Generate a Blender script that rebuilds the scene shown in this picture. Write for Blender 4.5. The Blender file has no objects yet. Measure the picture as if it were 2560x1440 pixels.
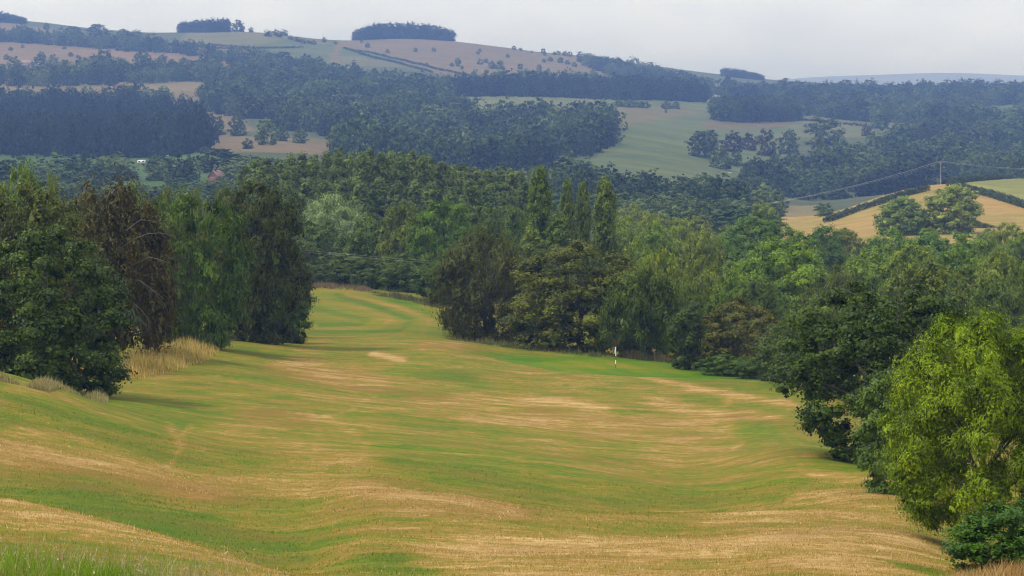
import bpy, math, random
import numpy as np
from mathutils import Vector

# ------------------------------------------------------------------ camera, sky, sun, exposure
SC = bpy.context.scene
COL = SC.collection
W0, H0, F = 2560.0, 1440.0, 7259.0           # photograph size, focal length in its pixels
CAMZ = 40.0
PITCH = math.atan(420.0 / F)
CP, SP = math.cos(PITCH), math.sin(PITCH)
cam = bpy.data.cameras.new('camera'); camo = bpy.data.objects.new('camera', cam); COL.objects.link(camo)
cam.sensor_width = 36.0; cam.lens = 36.0 * F / W0
cam.clip_start = 0.5; cam.clip_end = 40000
camo.location = (0, 0, CAMZ); camo.rotation_euler = (math.pi / 2 - PITCH, 0, 0)
SC.camera = camo

SUN_EL, SUN_AZ = math.radians(56), math.radians(-100)     # azimuth from +Y, clockwise
world = bpy.data.worlds.new('World'); SC.world = world; world.use_nodes = True
wn = world.node_tree; wn.nodes.clear()
def wnode(t, **k):
    n = wn.nodes.new(t)
    for a, b in k.items(): setattr(n, a, b)
    return n
sky = wnode('ShaderNodeTexSky', sky_type='NISHITA', sun_disc=False)
sky.sun_elevation = SUN_EL; sky.sun_rotation = SUN_AZ; sky.air_density = 1.0; sky.dust_density = 3.0
bg1 = wnode('ShaderNodeBackground'); bg1.inputs[1].default_value = 0.10
bg2 = wnode('ShaderNodeBackground'); bg2.inputs[1].default_value = 1.14
tc = wnode('ShaderNodeTexCoord'); mp = wnode('ShaderNodeMapping'); mp.inputs['Scale'].default_value = (1.0, 1.0, 3.5)
nz = wnode('ShaderNodeTexNoise'); nz.inputs['Scale'].default_value = 9.0; nz.inputs['Detail'].default_value = 5
rp = wnode('ShaderNodeValToRGB')
rp.color_ramp.elements[0].position = 0.30; rp.color_ramp.elements[0].color = (0.69, 0.735, 0.82, 1)
rp.color_ramp.elements[1].position = 0.66; rp.color_ramp.elements[1].color = (0.96, 0.985, 1.04, 1)
mx = wnode('ShaderNodeMixShader'); mx.inputs[0].default_value = 0.93
wo = wnode('ShaderNodeOutputWorld')
L = wn.links.new
L(tc.outputs['Generated'], mp.inputs[0]); L(mp.outputs[0], nz.inputs['Vector']); L(nz.outputs['Fac'], rp.inputs[0])
L(rp.outputs[0], bg2.inputs[0]); L(sky.outputs[0], bg1.inputs[0])
L(bg1.outputs[0], mx.inputs[1]); L(bg2.outputs[0], mx.inputs[2]); L(mx.outputs[0], wo.inputs[0])

sun = bpy.data.lights.new('sun', 'SUN'); suno = bpy.data.objects.new('sun', sun); COL.objects.link(suno)
sun.energy = 2.6; sun.angle = math.radians(10); sun.color = (1.0, 0.975, 0.94)
sd = Vector((math.sin(SUN_AZ) * math.cos(SUN_EL), math.cos(SUN_AZ) * math.cos(SUN_EL), math.sin(SUN_EL)))
suno.rotation_euler = (-sd).to_track_quat('-Z', 'Y').to_euler(); suno.location = (0, -50, 120)

vs = SC.view_settings
vs.view_transform = 'Standard'; vs.look = 'None'; vs.gamma = 1.0; vs.use_curve_mapping = False; vs.exposure = 0.0
SC.render.engine = 'CYCLES'
cy = SC.cycles
cy.max_bounces = 5; cy.diffuse_bounces = 2; cy.glossy_bounces = 1; cy.transmission_bounces = 2
cy.transparent_max_bounces = 4; cy.volume_bounces = 0
cy.filter_width = 1.15; cy.use_denoising = True; cy.use_adaptive_sampling = True; cy.adaptive_threshold = 0.02

HAZE_DENSITY, HAZE_COLOR = 1.4e-4, (0.28, 0.46, 1.0)

# ------------------------------------------------------------------ picture <-> place
rng = np.random.default_rng(7)
random.seed(7)
def zray(py, d):                      # height of the line of sight through row py at distance d
    yc = -(py - 720.0) / F
    return CAMZ + d * (yc * CP - SP) / (CP + yc * SP)
def row_of(z, d):
    r = (z - CAMZ) / d
    return 720.0 - F * (r * CP + SP) / (CP - r * SP)
def xat(px, d): return (px - 1280.0) / F * d

def M(d):                             # survey distance of the hills
    return np.interp(d, [-200, 1230, 1260, 1350, 2000, 3700, 5600, 17500], [-200, 1230, 1560, 1800, 2900, 5600, 7000, 17500])
# ------------------------------------------------------------------ terrain heights
def pchip(x, y, q):
    x = np.asarray(x, float); y = np.asarray(y, float); q = np.asarray(q, float)
    if y.ndim == 1: y = y[:, None]; flat = True
    else: flat = False
    h = np.diff(x)[:, None]; dl = np.diff(y, axis=0) / h
    m = np.zeros_like(y); m[0] = dl[0]; m[-1] = dl[-1]
    if len(x) > 2:
        w1 = 2 * h[1:] + h[:-1]; w2 = h[1:] + 2 * h[:-1]
        with np.errstate(divide='ignore', invalid='ignore'):
            hm = (w1 + w2) / (w1 / dl[:-1] + w2 / dl[1:])
        m[1:-1] = np.where(dl[:-1] * dl[1:] > 0, hm, 0.0)
    i = np.clip(np.searchsorted(x, q) - 1, 0, len(x) - 2)
    hh = (x[i + 1] - x[i])[:, None]; t = ((q - x[i])[:, None] / hh)
    tt = np.clip(t, 0, 1)
    r = ((1 + 2 * tt) * (1 - tt) ** 2 * y[i] + tt * (1 - tt) ** 2 * hh * m[i]
         + tt * tt * (3 - 2 * tt) * y[i + 1] + tt * tt * (tt - 1) * hh * m[i + 1])
    return r[:, 0] if flat else r

# golf course: for a bearing, the picture row that the ground has at each distance
NEAR = {
 -500: [(55,1440),(85,1180),(105,1150),(160,880),(190,880),(240,850),(290,810),(340,785)],
 0:    [(55,1480),(70,1340),(84,1242),(97,1250),(110,1205),(125,1110),(145,1000),(162,930),(176,955),(190,985),(240,915),(290,860),(340,820)],
 250:  [(55,1490),(68,1380),(79,1303),(92,1312),(105,1250),(125,1150),(145,1070),(163,1006),(178,1005),(195,980),(240,905),(290,850),(340,812)],
 480:  [(55,1500),(66,1420),(74,1368),(87,1375),(100,1310),(125,1195),(150,1105),(180,1030),(205,975),(240,905),(290,845),(340,808)],
 740:  [(55,1520),(62,1480),(69,1440),(80,1442),(95,1370),(120,1240),(150,1135),(185,1040),(210,985),(240,940),(265,905),(290,868),(312,852),(340,828),(400,762),(440,722)],
 900:  [(55,1530),(75,1425),(95,1338),(112,1236),(124,1216),(150,1138),(190,1045),(240,955),(265,910),(290,880),(312,852),(340,830),(400,768),(437,731)],
 1100: [(55,1540),(75,1430),(95,1345),(112,1238),(127,1238),(150,1155),(190,1060),(240,968),(275,900),(300,862),(318,850),(332,852),(370,805),(410,774)],
 1300: [(55,1540),(75,1432),(95,1352),(113,1268),(128,1265),(150,1180),(190,1080),(240,985),(275,918),(288,912),(300,900),(320,870),(340,872)],
 1500: [(55,1540),(75,1435),(95,1355),(115,1284),(131,1284),(150,1205),(190,1097),(240,990),(268,935),(280,935),(290,922),(315,885),(340,890)],
 1750: [(55,1540),(75,1440),(95,1352),(104,1338),(116,1288),(133,1288),(150,1228),(190,1110),(240,1000),(265,955),(280,950),(308,916),(340,922)],
 2000: [(55,1530),(75,1422),(84,1384),(91,1380),(100,1320),(107,1320),(117,1284),(130,1268),(150,1195),(172,1110),(184,1112),(210,1045),(240,992),(276,950),(310,960),(340,960)],
 2250: [(55,1540),(75,1430),(85,1400),(93,1390),(102,1328),(110,1325),(125,1262),(150,1195),(170,1172),(190,1160),(240,1080),(290,1010),(340,960)],
 2450: [(55,1560),(75,1460),(95,1410),(105,1385),(125,1300),(150,1230),(190,1150),(240,1070),(290,1005),(340,955)],
 3000: [(55,1580),(75,1480),(95,1420),(125,1330),(150,1250),(190,1160),(240,1080),(290,1010),(340,950)],
}
# valley, knoll and hills: the same
FAR = {
 -500: [(450,720),(620,610),(900,490),(1050,440),(1350,372),(1700,295),(2000,210),(2400,150),(2800,85),(3100,55),(3400,40),(3700,60)],
 0:    [(450,725),(620,625),(900,515),(1050,474),(1220,456),(1350,388),(1700,303),(2000,215),(2400,155),(2750,92),(3000,75),(3300,48),(3700,75)],
 300:  [(450,725),(620,628),(900,520),(1050,480),(1220,460),(1350,392),(1700,305),(2000,215),(2400,160),(2750,108),(3000,85),(3300,82),(3700,110)],
 640:  [(450,725),(620,640),(900,525),(1100,475),(1220,450),(1250,400),(1500,335),(1700,295),(2200,195),(2600,125),(2900,79),(3150,88),(3700,125)],
 860:  [(450,728),(620,650),(900,520),(1100,455),(1250,410),(1500,345),(1800,280),(2200,205),(2600,140),(2950,108),(3150,105),(3300,112),(3700,130)],
 1000: [(450,745),(620,655),(900,530),(1100,470),(1300,425),(1500,360),(1800,285),(2200,210),(2500,165),(2800,130),(3150,96),(3300,105),(3700,130)],
 1150: [(450,770),(620,662),(900,550),(1100,495),(1220,472),(1300,430),(1500,370),(1800,287),(2050,240),(2500,180),(2800,143),(3150,106),(3300,115),(3700,140)],
 1300: [(450,775),(620,665),(900,555),(1100,500),(1220,476),(1300,432),(1500,370),(1750,300),(1900,265),(2060,240),(2500,190),(2900,145),(3200,124),(3350,135),(3700,155)],
 1500: [(450,765),(620,668),(900,565),(1100,512),(1220,488),(1250,455),(1400,375),(1700,302),(1950,266),(2100,247),(2600,195),(3000,160),(3250,146),(3700,170)],
 1700: [(450,760),(620,670),(900,575),(1100,528),(1220,510),(1250,475),(1400,402),(1700,330),(2000,276),(2200,253),(2700,215),(3100,188),(3400,174),(3700,190)],
 1900: [(450,765),(620,675),(900,585),(1000,568),(1100,548),(1250,520),(1500,415),(1700,365),(1900,322),(2050,298),(2500,248),(3000,218),(3500,199),(3800,205)],
 2050: [(450,772),(620,680),(900,590),(1000,560),(1090,540),(1150,545),(1300,520),(1500,420),(1700,372),(1950,318),(2200,285),(2600,248),(3100,222),(3500,207),(3800,212)],
 2200: [(450,775),(620,685),(850,590),(950,545),(1060,500),(1120,490),(1180,497),(1300,495),(1500,430),(1700,375),(1950,322),(2250,285),(2700,245),(3200,220),(3500,212),(3800,216)],
 2350: [(450,778),(620,685),(850,585),(950,530),(1060,482),(1140,455),(1200,465),(1300,485),(1500,435),(1700,385),(1950,325),(2250,288),(2700,243),(3200,222),(3500,214),(3800,218)],
 2560: [(450,778),(620,685),(850,580),(950,530),(1060,487),(1140,460),(1220,441),(1300,465),(1500,435),(1700,385),(2000,318),(2250,292),(2480,258),(2700,245),(3200,224),(3500,216),(3800,220)],
 3000: [(450,778),(620,685),(850,585),(950,540),(1060,490),(1220,430),(1300,450),(1500,430),(1700,380),(2000,315),(2480,255),(2700,242),(3200,222),(3500,214),(3800,218)],
}
DN = np.array([55,62,69,76,84,91,97,104,112,118,124,131,140,150,160,170,180,190,205,220,240,255,268,280,290,300,312,325,340.])
DM = np.array([370,400,425,440.])
DF = np.array([480,550,620,750,850,950,1000,1060,1120,1180,1250,1350,1500,1600,1700,1800,1900,2000,2100,2200,2400,2600,2800,2950,3100,3250,3400,3550,3700.])
DF = M(DF)
PXA = np.arange(-500, 3001, 20.0)
def column_grid(tab, D):
    ks = sorted(tab); out = []
    for k in ks:
        d = M(np.array([a for a, b in tab[k]], float)); z = np.array([zray(b, float(M(a))) for a, b in tab[k]])
        out.append(pchip(d, z, np.clip(D, d[0], d[-1])))
    return pchip(ks, np.array(out), PXA)             # (npx, nd)
ZN = column_grid(NEAR, DN); ZF = column_grid(FAR, DF)
MID = {}
for k in NEAR:
    lst = [p for p in NEAR[k] if p[0] >= 340]
    zl = float(np.interp(340, [p[0] for p in NEAR[k]], [zray(b, a) for a, b in NEAR[k]]))
    if len(lst) < 2:
        zf = zray(np.interp(k, sorted(FAR), [FAR[q][0][1] for q in sorted(FAR)]), 450)
        MID[k] = [zl + (zf - zl) * t for t in (0.3, 0.6, 0.8, 0.95)]
    else:
        MID[k] = [float(np.interp(d, [p[0] for p in lst], [zray(b, a) for a, b in lst])) for d in DM]
ZM = pchip(sorted(MID), np.array([MID[k] for k in sorted(MID)]), PXA)
# far country: rolling plain, then one pale ridge on the horizon
FH = ([-500, 1700, 1930, 2020, 2200, 2350, 2430, 2560, 3000], [215, 212, 203, 192, 187, 181, 183, 190, 196])
fh = np.interp(PXA, *FH)
DH = np.array([7500., 9000., 11000., 12500., 14000., 15000., 17500.])
ZH = np.stack([np.full_like(PXA, CAMZ + 10), np.full_like(PXA, CAMZ - 20), np.full_like(PXA, CAMZ + 20),
               zray(fh + 16, 12500), zray(fh, 14000), zray(fh + 3, 15000), np.full_like(PXA, CAMZ + 60)], 1)
DPRE = np.array([-150., -60., 0., 20., 40.])
ZP = np.tile(np.array([CAMZ - 1.5, CAMZ - 1.6, CAMZ - 1.75, CAMZ - 4.2, CAMZ - 7.2]), (len(PXA), 1))
DK = np.concatenate([DPRE, DN, DM, DF, DH]); ZK = np.concatenate([ZP, ZN, ZM, ZF, ZH], 1)
DD = np.concatenate([np.arange(-150, 50, 10.), np.arange(50, 465, 1.3), np.arange(465, 1200, 6.), np.arange(1200, 5600, 15.),
                     np.arange(5600, 17501, 200.)])
ZD = pchip(DK, ZK.T, DD).T                            # (npx, ndd)
def smooth(a, s, ax):
    r = int(3 * s); k = np.exp(-0.5 * (np.arange(-r, r + 1) / s) ** 2); k /= k.sum()
    return np.apply_along_axis(lambda v: np.convolve(np.pad(v, r, mode='edge'), k, mode='valid'), ax, a)
ZD = smooth(ZD, 2.6, 0)
ZD[:, 20:340] = smooth(ZD, 1.3, 1)[:, 20:340]

_ph = np.random.default_rng(3).uniform(0, 6.283, (40, 3))
def wobble(x, y, lam, k0):
    s = 0
    for i in range(6):
        a = _ph[k0 + i, 0]; l = lam * (0.6 + 0.22 * i)
        s = s + np.sin((x * math.cos(a) + y * math.sin(a)) * 6.283 / l + _ph[k0 + i, 1])
    return s / 6
def height(x, y):
    x = np.asarray(x, float); y = np.asarray(y, float)
    px = np.clip(1280 + F * x / np.maximum(y, 55.0), PXA[0], PXA[-1] - 0.01)
    fi = (px - PXA[0]) / 20.0; i = fi.astype(int); a = fi - i
    yy = np.clip(y, DD[0], DD[-1] - 0.01); j = np.clip(np.searchsorted(DD, yy, side='right') - 1, 0, len(DD) - 2)
    b = (yy - DD[j]) / (DD[j + 1] - DD[j])
    z = ((ZD[i, j] * (1 - a) + ZD[i + 1, j] * a) * (1 - b) + (ZD[i, j + 1] * (1 - a) + ZD[i + 1, j + 1] * a) * b)
    n = np.clip((y - 50) / 30, 0, 1) * np.clip((470 - y) / 60, 0, 1)
    hz = np.clip((y - 1250) / 400, 0, 1) * np.clip((6400 - y) / 800, 0, 1)
    return (z + n * (0.16 * wobble(x, y, 17, 0) + 0.10 * wobble(x, y * 1.6, 8, 6)) + hz * (1.4 * wobble(x, y, 220, 12) + 0.5 * wobble(x, y, 80, 18)))
def hgt(x, y): return float(height(np.array([x]), np.array([y]))[0])
def cast(px, py, dmin=52.0, dmax=17000.0):            # ground point that the picture shows at (px, py)
    dmin, dmax = float(M(dmin)), float(M(dmax)); ds = DD[(DD >= dmin) & (DD <= dmax)]
    x = xat(px, ds); r = row_of(height(x, ds), ds)
    k = np.nonzero(r <= py)[0]
    if len(k) == 0:
        near_ = ds < 6200
        return float(ds[near_][np.argmin(r[near_])] - 8) if near_.any() else float(ds[-1])
    k = k[0]
    if k == 0: return float(ds[0])
    t = (r[k - 1] - py) / max(r[k - 1] - r[k], 1e-6)
    return float(ds[k - 1] + t * (ds[k] - ds[k - 1]))
def ground_pt(px, py, dmin=52.0, dmax=17000.0):
    d = cast(px, py, dmin, dmax); x = xat(px, d)
    return x, d, hgt(x, d)

# ------------------------------------------------------------------ materials
MATS = {}
def new_mat(name):
    m = bpy.data.materials.new(name); m.use_nodes = True; m.node_tree.nodes.clear(); MATS[name] = m
    nt = m.node_tree
    def N(t, ins=None, **k):
        n = nt.nodes.new(t)
        for a, b in k.items(): setattr(n, a, b)
        for a, b in (ins or {}).items():
            if isinstance(b, bpy.types.NodeSocket): nt.links.new(b, n.inputs[a])
            else: n.inputs[a].default_value = b
        return n
    return m, N, nt
def ramp(n, stops):
    cr = n.color_ramp
    while len(cr.elements) < len(stops): cr.elements.new(0.5)
    for e, (p, c) in zip(cr.elements, stops): e.position = p; e.color = (*c, 1)
def leaf_mat(name, source, transl=0.18):
    m, N, nt = new_mat(name)
    if source == 'wood': base = N('ShaderNodeAttribute', attribute_name='wood_col', attribute_type='INSTANCER').outputs['Color']
    elif source == 'object': base = N('ShaderNodeObjectInfo').outputs['Color']
    else: base = N('ShaderNodeAttribute', attribute_name='col').outputs['Color']
    tone = N('ShaderNodeAttribute', attribute_name='tone').outputs['Fac']
    v = N('ShaderNodeMapRange', {'Value': tone, 'From Min': 0.0, 'From Max': 1.0, 'To Min': 0.72 if source == 'wood' else 0.45, 'To Max': 1.4 if source == 'wood' else 2.0})
    hs = N('ShaderNodeMapRange', {'Value': tone, 'To Min': 0.512, 'To Max': 0.484})
    hsv = N('ShaderNodeHueSaturation', {'Hue': hs.outputs[0], 'Saturation': 1.0, 'Value': v.outputs[0], 'Color': base})
    pb = N('ShaderNodeBsdfPrincipled', {'Base Color': hsv.outputs[0], 'Roughness': 0.5})
    pb.inputs['Specular IOR Level'].default_value = 0.06 if source == 'wood' else 0.16
    tb = N('ShaderNodeHueSaturation', {'Hue': 0.485, 'Saturation': 1.1, 'Value': 1.25, 'Color': hsv.outputs[0]})
    tr = N('ShaderNodeBsdfTranslucent', {'Color': tb.outputs[0]})
    mix = N('ShaderNodeMixShader', {0: transl, 1: pb.outputs[0], 2: tr.outputs[0]})
    N('ShaderNodeOutputMaterial', {'Surface': mix.outputs[0]})
    return m
LEAF = leaf_mat('leaves', 'object'); WOODLEAF = leaf_mat('woodland_leaves', 'wood', 0.1); GRASSM = leaf_mat('grass_blades', 'attr', 0.3)
def plain_mat(name, c, rough=0.8, scale=6.0, var=0.25, bump=0.0):
    m, N, nt = new_mat(name)
    co = N('ShaderNodeTexCoord').outputs['Object']
    nzz = N('ShaderNodeTexNoise', {'Vector': co, 'Scale': scale, 'Detail': 4.0})
    v = N('ShaderNodeMapRange', {'Value': nzz.outputs['Fac'], 'From Min': 0.3, 'From Max': 0.7, 'To Min': 1 - var, 'To Max': 1 + var})
    hsv = N('ShaderNodeHueSaturation', {'Value': v.outputs[0], 'Color': (*c, 1)})
    pb = N('ShaderNodeBsdfPrincipled', {'Base Color': hsv.outputs[0], 'Roughness': rough})
    if bump:
        b = N('ShaderNodeBump', {'Height': nzz.outputs['Fac'], 'Strength': bump}); nt.links.new(b.outputs[0], pb.inputs['Normal'])
    N('ShaderNodeOutputMaterial', {'Surface': pb.outputs[0]})
    return m
BARK = plain_mat('bark', (0.085, 0.07, 0.055), 0.9, 9, 0.4, 0.4)
TWIG = plain_mat('pale_twigs', (0.24, 0.21, 0.18), 0.85, 9, 0.3)

def ground_mat():
    m, N, nt = new_mat('turf_and_fields')
    pos = N('ShaderNodeNewGeometry').outputs['Position']
    def noise(scale, detail, sx=1.0, dist=0.0, off=0.0, rough=0.55, rot=0.0):
        mp_ = N('ShaderNodeMapping', {'Vector': pos, 'Scale': (sx, 1, 0.0), 'Location': (off, off * 0.7, 0), 'Rotation': (0, 0, rot)})
        return N('ShaderNodeTexNoise', {'Vector': mp_.outputs[0], 'Scale': scale, 'Detail': detail, 'Roughness': rough, 'Distortion': dist}).outputs['Fac']
    def math_(op, a, b, c=None):
        n = N('ShaderNodeMath', {0: a, 1: b}, operation=op)
        if c is not None:
            if isinstance(c, bpy.types.NodeSocket): nt.links.new(c, n.inputs[2])
            else: n.inputs[2].default_value = c
        return n.outputs[0]
    dry = N('ShaderNodeAttribute', attribute_name='dry').outputs['Fac']
    rust = N('ShaderNodeAttribute', attribute_name='rust').outputs['Fac']
    golf = N('ShaderNodeAttribute', attribute_name='golf').outputs['Fac']
    fine = N('ShaderNodeAttribute', attribute_name='smooth_turf').outputs['Fac']
    col = N('ShaderNodeAttribute', attribute_name='col').outputs['Color']
    n1 = noise(0.085, 5, 0.7, 0.4, 3.1, 0.6); n2 = noise(0.36, 6, 0.8, 0.4, 17.0, 0.66); n3 = noise(2.1, 4, 0.9, 0.2, 5.5, 0.6); n4 = noise(12.0, 3, 1.0, 0, 9.0, 0.7)
    inv = math_('SUBTRACT', 1.0, fine)
    s = math_('MULTIPLY_ADD', math_('SUBTRACT', n1, 0.5), 0.85, dry)
    e = math_('MULTIPLY', math_('SUBTRACT', n2, 0.5), 1.55)
    n5 = noise(0.9, 4, 0.22, 0.3, 23.0, 0.65, 0.42); n6 = noise(0.7, 4, 0.25, 0.3, 63.0, 0.65, -0.35)
    e = math_('MULTIPLY_ADD', math_('SUBTRACT', n5, 0.5), 0.55, e); e = math_('MULTIPLY_ADD', math_('SUBTRACT', n6, 0.5), 0.5, e)
    e = math_('MULTIPLY_ADD', math_('SUBTRACT', n3, 0.5), 1.2, e)
    e = math_('MULTIPLY_ADD', math_('SUBTRACT', n4, 0.5), 1.5, e)
    s = math_('MULTIPLY_ADD', e, math_('MULTIPLY_ADD', inv, 0.75, 0.25), s)
    cr = N('ShaderNodeValToRGB', {0: s})
    ramp(cr, [(0.0, (0.050, 0.135, 0.001)), (0.20, (0.092, 0.172, 0.001)), (0.40, (0.172, 0.185, 0.006)), (0.58, (0.278, 0.186, 0.026)),
              (0.78, (0.400, 0.245, 0.066)), (1.0, (0.61, 0.42, 0.17))])
    rn = math_('MULTIPLY', math_('MULTIPLY_ADD', noise(0.16, 4, 0.8, 0.4, 41.0), 2.6, -0.80), rust)
    rn = N('ShaderNodeClamp', {0: rn}).outputs[0]
    rr = N('ShaderNodeMix', {0: math_('MULTIPLY', rn, 0.9), 6: cr.outputs[0], 7: (0.235, 0.118, 0.026, 1)}, data_type='RGBA').outputs[2]
    # far fields: painted field colour, mottled
    f1 = noise(0.012, 5, 1.0, 0.5, 77.0); f2 = noise(0.09, 5, 1.0, 0.4, 7.0)
    fv = math_('MULTIPLY_ADD', math_('SUBTRACT', f1, 0.5), 1.0, 1.0); fv = math_('MULTIPLY_ADD', math_('SUBTRACT', f2, 0.5), 0.9, fv)
    fh_ = math_('MULTIPLY_ADD', math_('SUBTRACT', f1, 0.5), -0.10, 0.5)
    fc = N('ShaderNodeHueSaturation', {'Hue': fh_, 'Value': fv, 'Color': col})
    out = N('ShaderNodeMix', {0: golf, 6: fc.outputs[0], 7: rr}, data_type='RGBA').outputs[2]
    bm = N('ShaderNodeBump', {'Height': math_('MULTIPLY_ADD', n3, 1.0, n4), 'Strength': 0.6, 'Distance': 0.08})
    pb = N('ShaderNodeBsdfPrincipled', {'Base Color': out, 'Roughness': 0.9, 'Normal': bm.outputs[0]})
    pb.inputs['Specular IOR Level'].default_value = 0.12
    N('ShaderNodeOutputMaterial', {'Surface': pb.outputs[0]})
    return m
GROUND = ground_mat()

# ------------------------------------------------------------------ mesh helpers
def mesh_np(name, V, faces_quads=None, tris=None, smooth_=False):
    me = bpy.data.meshes.new(name); V = np.asarray(V, np.float32)
    parts = [np.asarray(q, np.int32) for q in (faces_quads, tris) if q is not None and len(q)]
    nl = sum(p.size for p in parts); nf = sum(len(p) for p in parts)
    me.vertices.add(len(V)); me.vertices.foreach_set('co', V.ravel())
    me.loops.add(nl); me.polygons.add(nf)
    me.loops.foreach_set('vertex_index', np.concatenate([p.ravel() for p in parts]))
    st = []; o = 0
    for p in parts:
        st.append(o + np.arange(len(p)) * p.shape[1]); o += p.size
    me.polygons.foreach_set('loop_start', np.concatenate(st).astype(np.int32))
    if smooth_: me.polygons.foreach_set('use_smooth', np.ones(nf, bool))
    me.update(calc_edges=True); me.validate()
    return me
def fattr(me, name, vals, dom='FACE'):
    a = me.attributes.new(name, 'FLOAT', dom); a.data.foreach_set('value', np.asarray(vals, np.float32))
def cattr(me, name, vals, dom='FACE'):
    vals = np.asarray(vals, np.float32)
    if vals.shape[1] == 3: vals = np.concatenate([vals, np.ones((len(vals), 1), np.float32)], 1)
    a = me.attributes.new(name, 'FLOAT_COLOR', dom); a.data.foreach_set('color', vals.ravel())
def link(name, data, mat=None, parent=None, loc=(0, 0, 0)):
    o = bpy.data.objects.new(name, data); COL.objects.link(o)
    if mat and data: data.materials.append(mat)
    if parent: o.parent = parent
    o.location = loc
    return o
def tag(o, label=None, cat=None, group=None, kind=None):
    for k, v in (('label', label), ('category', cat), ('group', group), ('kind', kind)):
        if v: o[k] = v
    return o
class MB:
    def __init__(s): s.v = []; s.q = []; s.t = []
    def tube(s, pts, rad, n=6, cap=True):
        pts = [Vector(p) for p in pts]; b = len(s.v)
        for i, p in enumerate(pts):
            t = (pts[min(i + 1, len(pts) - 1)] - pts[max(i - 1, 0)]).normalized()
            u = t.orthogonal().normalized(); w = t.cross(u)
            if i and (u.dot(pu) < 0.2):
                u = (pu - t * pu.dot(t)).normalized(); w = t.cross(u)
            pu = u
            for k in range(n):
                a = 6.2832 * k / n; s.v.append(tuple(p + (u * math.cos(a) + w * math.sin(a)) * rad[i]))
        for i in range(len(pts) - 1):
            for k in range(n):
                s.q.append((b + i * n + k, b + i * n + (k + 1) % n, b + (i + 1) * n + (k + 1) % n, b + (i + 1) * n + k))
        if cap:
            for r0 in (b, b + (len(pts) - 1) * n):
                for k in range(1, n - 1): s.t.append((r0, r0 + k, r0 + k + 1))
        return s
    def box(s, lo, hi):
        b = len(s.v); (x0, y0, z0), (x1, y1, z1) = lo, hi
        s.v += [(x0,y0,z0),(x1,y0,z0),(x1,y1,z0),(x0,y1,z0),(x0,y0,z1),(x1,y0,z1),(x1,y1,z1),(x0,y1,z1)]
        s.q += [tuple(b + k for k in f) for f in ((0,3,2,1),(4,5,6,7),(0,1,5,4),(1,2,6,5),(2,3,7,6),(3,0,4,7))]
        return s
    def mesh(s, name, sm=False): return mesh_np(name, np.array(s.v), np.array(s.q) if s.q else None, np.array(s.t) if s.t else None, sm)

# ------------------------------------------------------------------ ground sheets
PXG = np.concatenate([np.arange(-900, -100, 60.), np.arange(-100, 2661, 11.5), np.arange(2672, 3461, 60.)])
def apex(y): return np.where(y < 400, y + 60 * np.clip((400 - y) / 400, 0, 1.4), y)
def in_poly(x, y, poly):
    c = np.zeros(x.shape, bool); n = len(poly)
    for i in range(n):
        (x0, y0), (x1, y1) = poly[i], poly[(i + 1) % n]
        if y0 == y1: continue
        c ^= ((y0 > y) != (y1 > y)) & (x < (x1 - x0) * (y - y0) / (y1 - y0) + x0)
    return c
def world_poly(pts, dmin=52, dmax=17000): return [ground_pt(a, b, dmin, dmax)[:2] for a, b in pts]
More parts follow.
